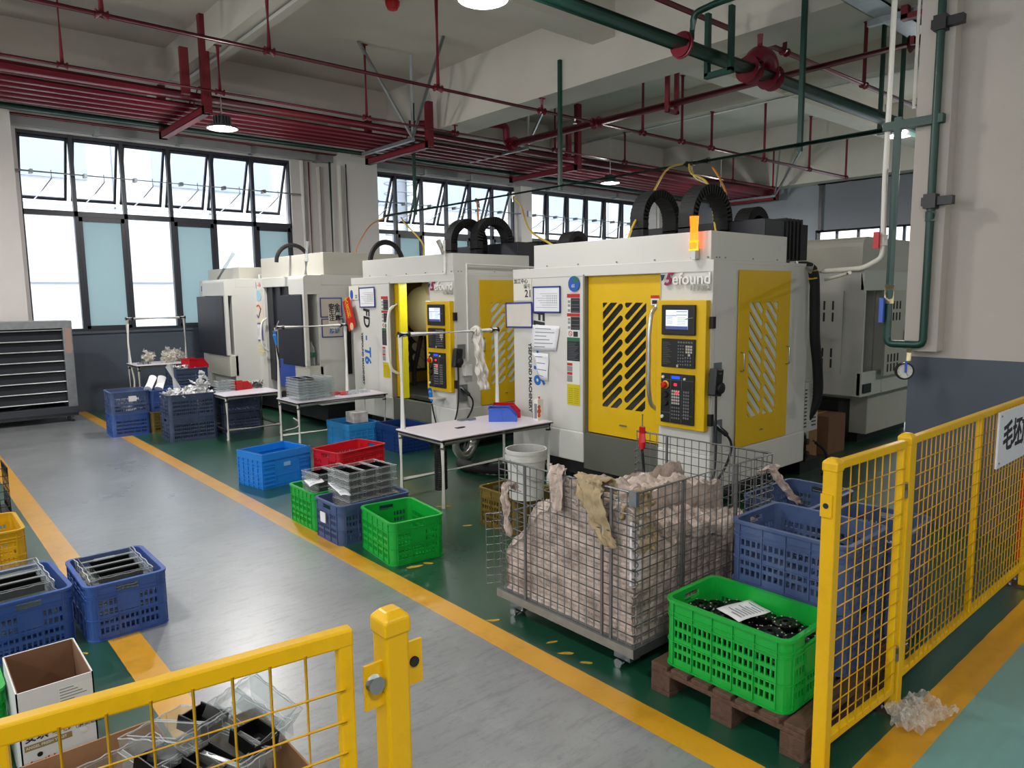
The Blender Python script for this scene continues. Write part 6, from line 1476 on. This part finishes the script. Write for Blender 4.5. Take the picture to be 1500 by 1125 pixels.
for k in range(14): crumple(m, (3.12+rq.random()*.3, 11.0+rq.random()*.2, .74+rq.random()*.05), .1, .08, 4, .03, k+90, rnd_rot())
tag(m.build('plastic_scraps', white_film, None, True), 'bits of film lying in the navy crate on the black stand', 'plastic scraps', None, 'stuff')
for k, (x, y, l) in enumerate(((2.98, 11.75, 'crumpled clear bag on the left of the far table'), (3.25, 11.70, 'crumpled clear bag in the middle of the far table'), (3.42, 11.8, 'crumpled clear bag on the right of the far table'))):
    m = MB()
    for q in range(6): crumple(m, (x, y, .84+.02*q), .2, .16, 6, .06, k*10+q, rnd_rot())
    tag(m.build('plastic_bag', film, None, True), l, 'bag', 'bags on the far table')
for k in range(5):
    o = MB().box(2.80+k*.035, 2.825+k*.035, 11.6+.03*(k % 2), 11.66+.03*(k % 2), .80, .82+.01*(k % 3)).build('small_part', galv); tag(o, 'small grey metal part in the row on the left end of the far table', 'metal part', 'small parts on the far table')
tag(MB().tube(smoothpath([(2.79, 11.97, 1.45), (2.76, 11.93, 1.1), (2.78, 11.92, .75), (2.80, 11.9, .55), (2.78, 11.88, .35)]), .013, 7).build('hanging_hose', pale_pl, None, True), 'pale hose hanging down the left post of the far table', 'hose')
# on the small low table
b = bin_('red bin of yellow packets on the small low table', 3.52, 9.50, .562, .2, red_pl, .9)
for k in range(4): o = MB().box(-.03, .03, -.02, .02, 0, .08).build('yellow_packet', mat('packet_yellow', 'd8c05a', .5), None, False, .006); o.location = (3.46+.045*k, 9.50+.02*(k % 2), .58); o.rotation_euler = (.3, .2*(k-1.5), .4*k); tag(o, 'yellow packet sticking up in the red bin on the small low table', 'packet', 'yellow packets in the red bin')
stack(3.28, 9.47, .562, .1, 4, .22, .16, .04, 2, 'clear tray in the small stack on the left back corner of the low table', 'tray stack on the low table', .006)
m = MB()
for q in range(7): crumple(m, (3.73, 9.52, .58+.012*q), .15, .12, 6, .035, q+200, Matrix.Rotation(q*.6, 4, 'Z'))
tag(m.build('grey_cloth', mat('cloth_grey', 'a9a8a6', .9), None, True), 'grey cloth bundle on the right back corner of the small low table', 'cloth')
# floor: plastic film, tape scraps, wire basket edge
FQ = .17
m = MB(); crumple(m, (3.09, 1.0, .035), .26, .18, 34, .035, 31, Matrix.Rotation(-.2, 4, 'Z')); crumple(m, (3.02, 1.02, .03), .22, .12, 30, .03, 35, Matrix.Rotation(.3, 4, 'Z'))
FQ = .8
m.v = [(x, y, max(.002, z)) for x, y, z in m.v]
tag(m.build('plastic_film', film, None, True), 'crumpled clear plastic film on the floor line at the foot of the fence post', 'plastic film')
tape = mat('tape_scrap', 'b5932c', .6, var=.3, vscale=60)
for k, (x, y, s_) in enumerate(((3.17, 4.96, .05), (3.42, 4.80, .09), (3.25, 4.27, .05), (2.48, 3.83, .07), (2.58, 3.82, .05), (2.42, 2.49, .04), (2.39, 2.36, .05), (2.40, 2.23, .04), (2.70, 2.29, .04), (2.66, 1.95, .05), (2.36, 2.88, .05), (.62, 3.98, .03))):
    n = 7; P = [(s_*(.5+.5*rq.random())*math.cos(j*2*PI/n), s_*.35*(.5+.5*rq.random())*math.sin(j*2*PI/n)) for j in range(n)]
    o = MB().prism(P, .0015, FZ(x, y, .0005, -.6+rq.uniform(-.4, .4))).build('tape_scrap', tape); tag(o, 'torn scrap of yellow tape stuck to the green floor', 'scrap', 'yellow tape scraps on the floor')
wb = thing('wire_basket', 'black wire basket cut by the left edge of the photo', 'basket', (.45, 7.1, 0)); 
for (a, b_) in (((.655, 6.95), (.655, 7.35)), ((.25, 6.95), (.655, 6.95))):
    m = MB(); A_, B_ = V((*a, 0)), V((*b_, 0))
    for k in range(7): p = A_+(B_-A_)*k/6; m.cyl((p.x, p.y, .04), (p.x, p.y, .42), .004, 5)
    for k in range(7): z = .04+k*.38/6; m.cyl((A_.x, A_.y, z), (B_.x, B_.y, z), .004, 5)
    m.build('wire_side', black, wb, True)
MB().box(.26, .65, 6.96, 7.34, .0, .04).build('base', black, wb)
# behind the nearest machine: boxes, valves and pipes near the floor
for k, (x0, x1, y0, y1, z0, z1, mm, l) in enumerate(((7.55, 7.95, 3.5, 3.9, 0, .42, card_dark, 'brown cardboard box on the floor between the nearest machine and the one behind'), (7.0, 7.4, 3.55, 3.9, .0, .36, card_brown, 'lighter cardboard box on the floor behind the nearest machine'))):
    p = thing('carton', l, 'carton', ((x0+x1)/2, (y0+y1)/2, z0)); MB().box(x0, x1, y0, y1, z0, z1).build('walls', mm, p, bevel=.004); MB().box(x0+.03, x1-.03, (y0+y1)/2-.02, (y0+y1)/2+.02, z1-.001, z1+.001).build('tape', tape, p)
tag(MB().box(7.0, 7.35, 3.6, 3.85, .36, .40).box(7.05, 7.3, 3.58, 3.8, .40, .43).build('paper_pile', paper), 'pale papers lying on the lighter cardboard box behind the nearest machine', 'paper')
p = thing('coolant_pump', 'greasy coolant pump and pipes low behind the nearest machine', 'pump', (6.75, 3.35, 0)); dk = mat('greasy_metal', '4a423c', .4, metal=.6, var=.3)
MB().box(6.55, 6.95, 3.3, 3.7, 0, .12).build('base', black, p); m = MB().cyl((6.75, 3.42, .12), (6.75, 3.42, .42), .07, 14); m.build('motor', dk, p, True)
m = MB().tube(fillet([(6.62, 3.30, .12), (6.62, 3.30, .40), (6.40, 3.30, .40)], .05), .02, 8); m.build('pipe', dk, p, True); MB().tube(smoothpath([(6.8, 3.3, .3), (6.85, 3.2, .2), (6.8, 3.15, .06), (6.6, 3.1, .03)]), .015, 7).build('hose', blackr, p, True)
for z in (.2, .32): MB().lathe([(.03, 0), (.03, .02), (0, .02)], 12, Matrix.Translation((6.62, 3.28, z)) @ Matrix.Rotation(PI/2, 4, 'X')).build('valve_wheel', dk, p, True)
tag(MB().tube(smoothpath([(3.85, 9.0, .02), (4.1, 9.15, .012), (4.3, 9.5, .012), (4.4, 9.9, .012)]), .01, 6).build('floor_cable', pale_pl, None, True), 'pale cable looping on the floor by the small low table', 'cable')
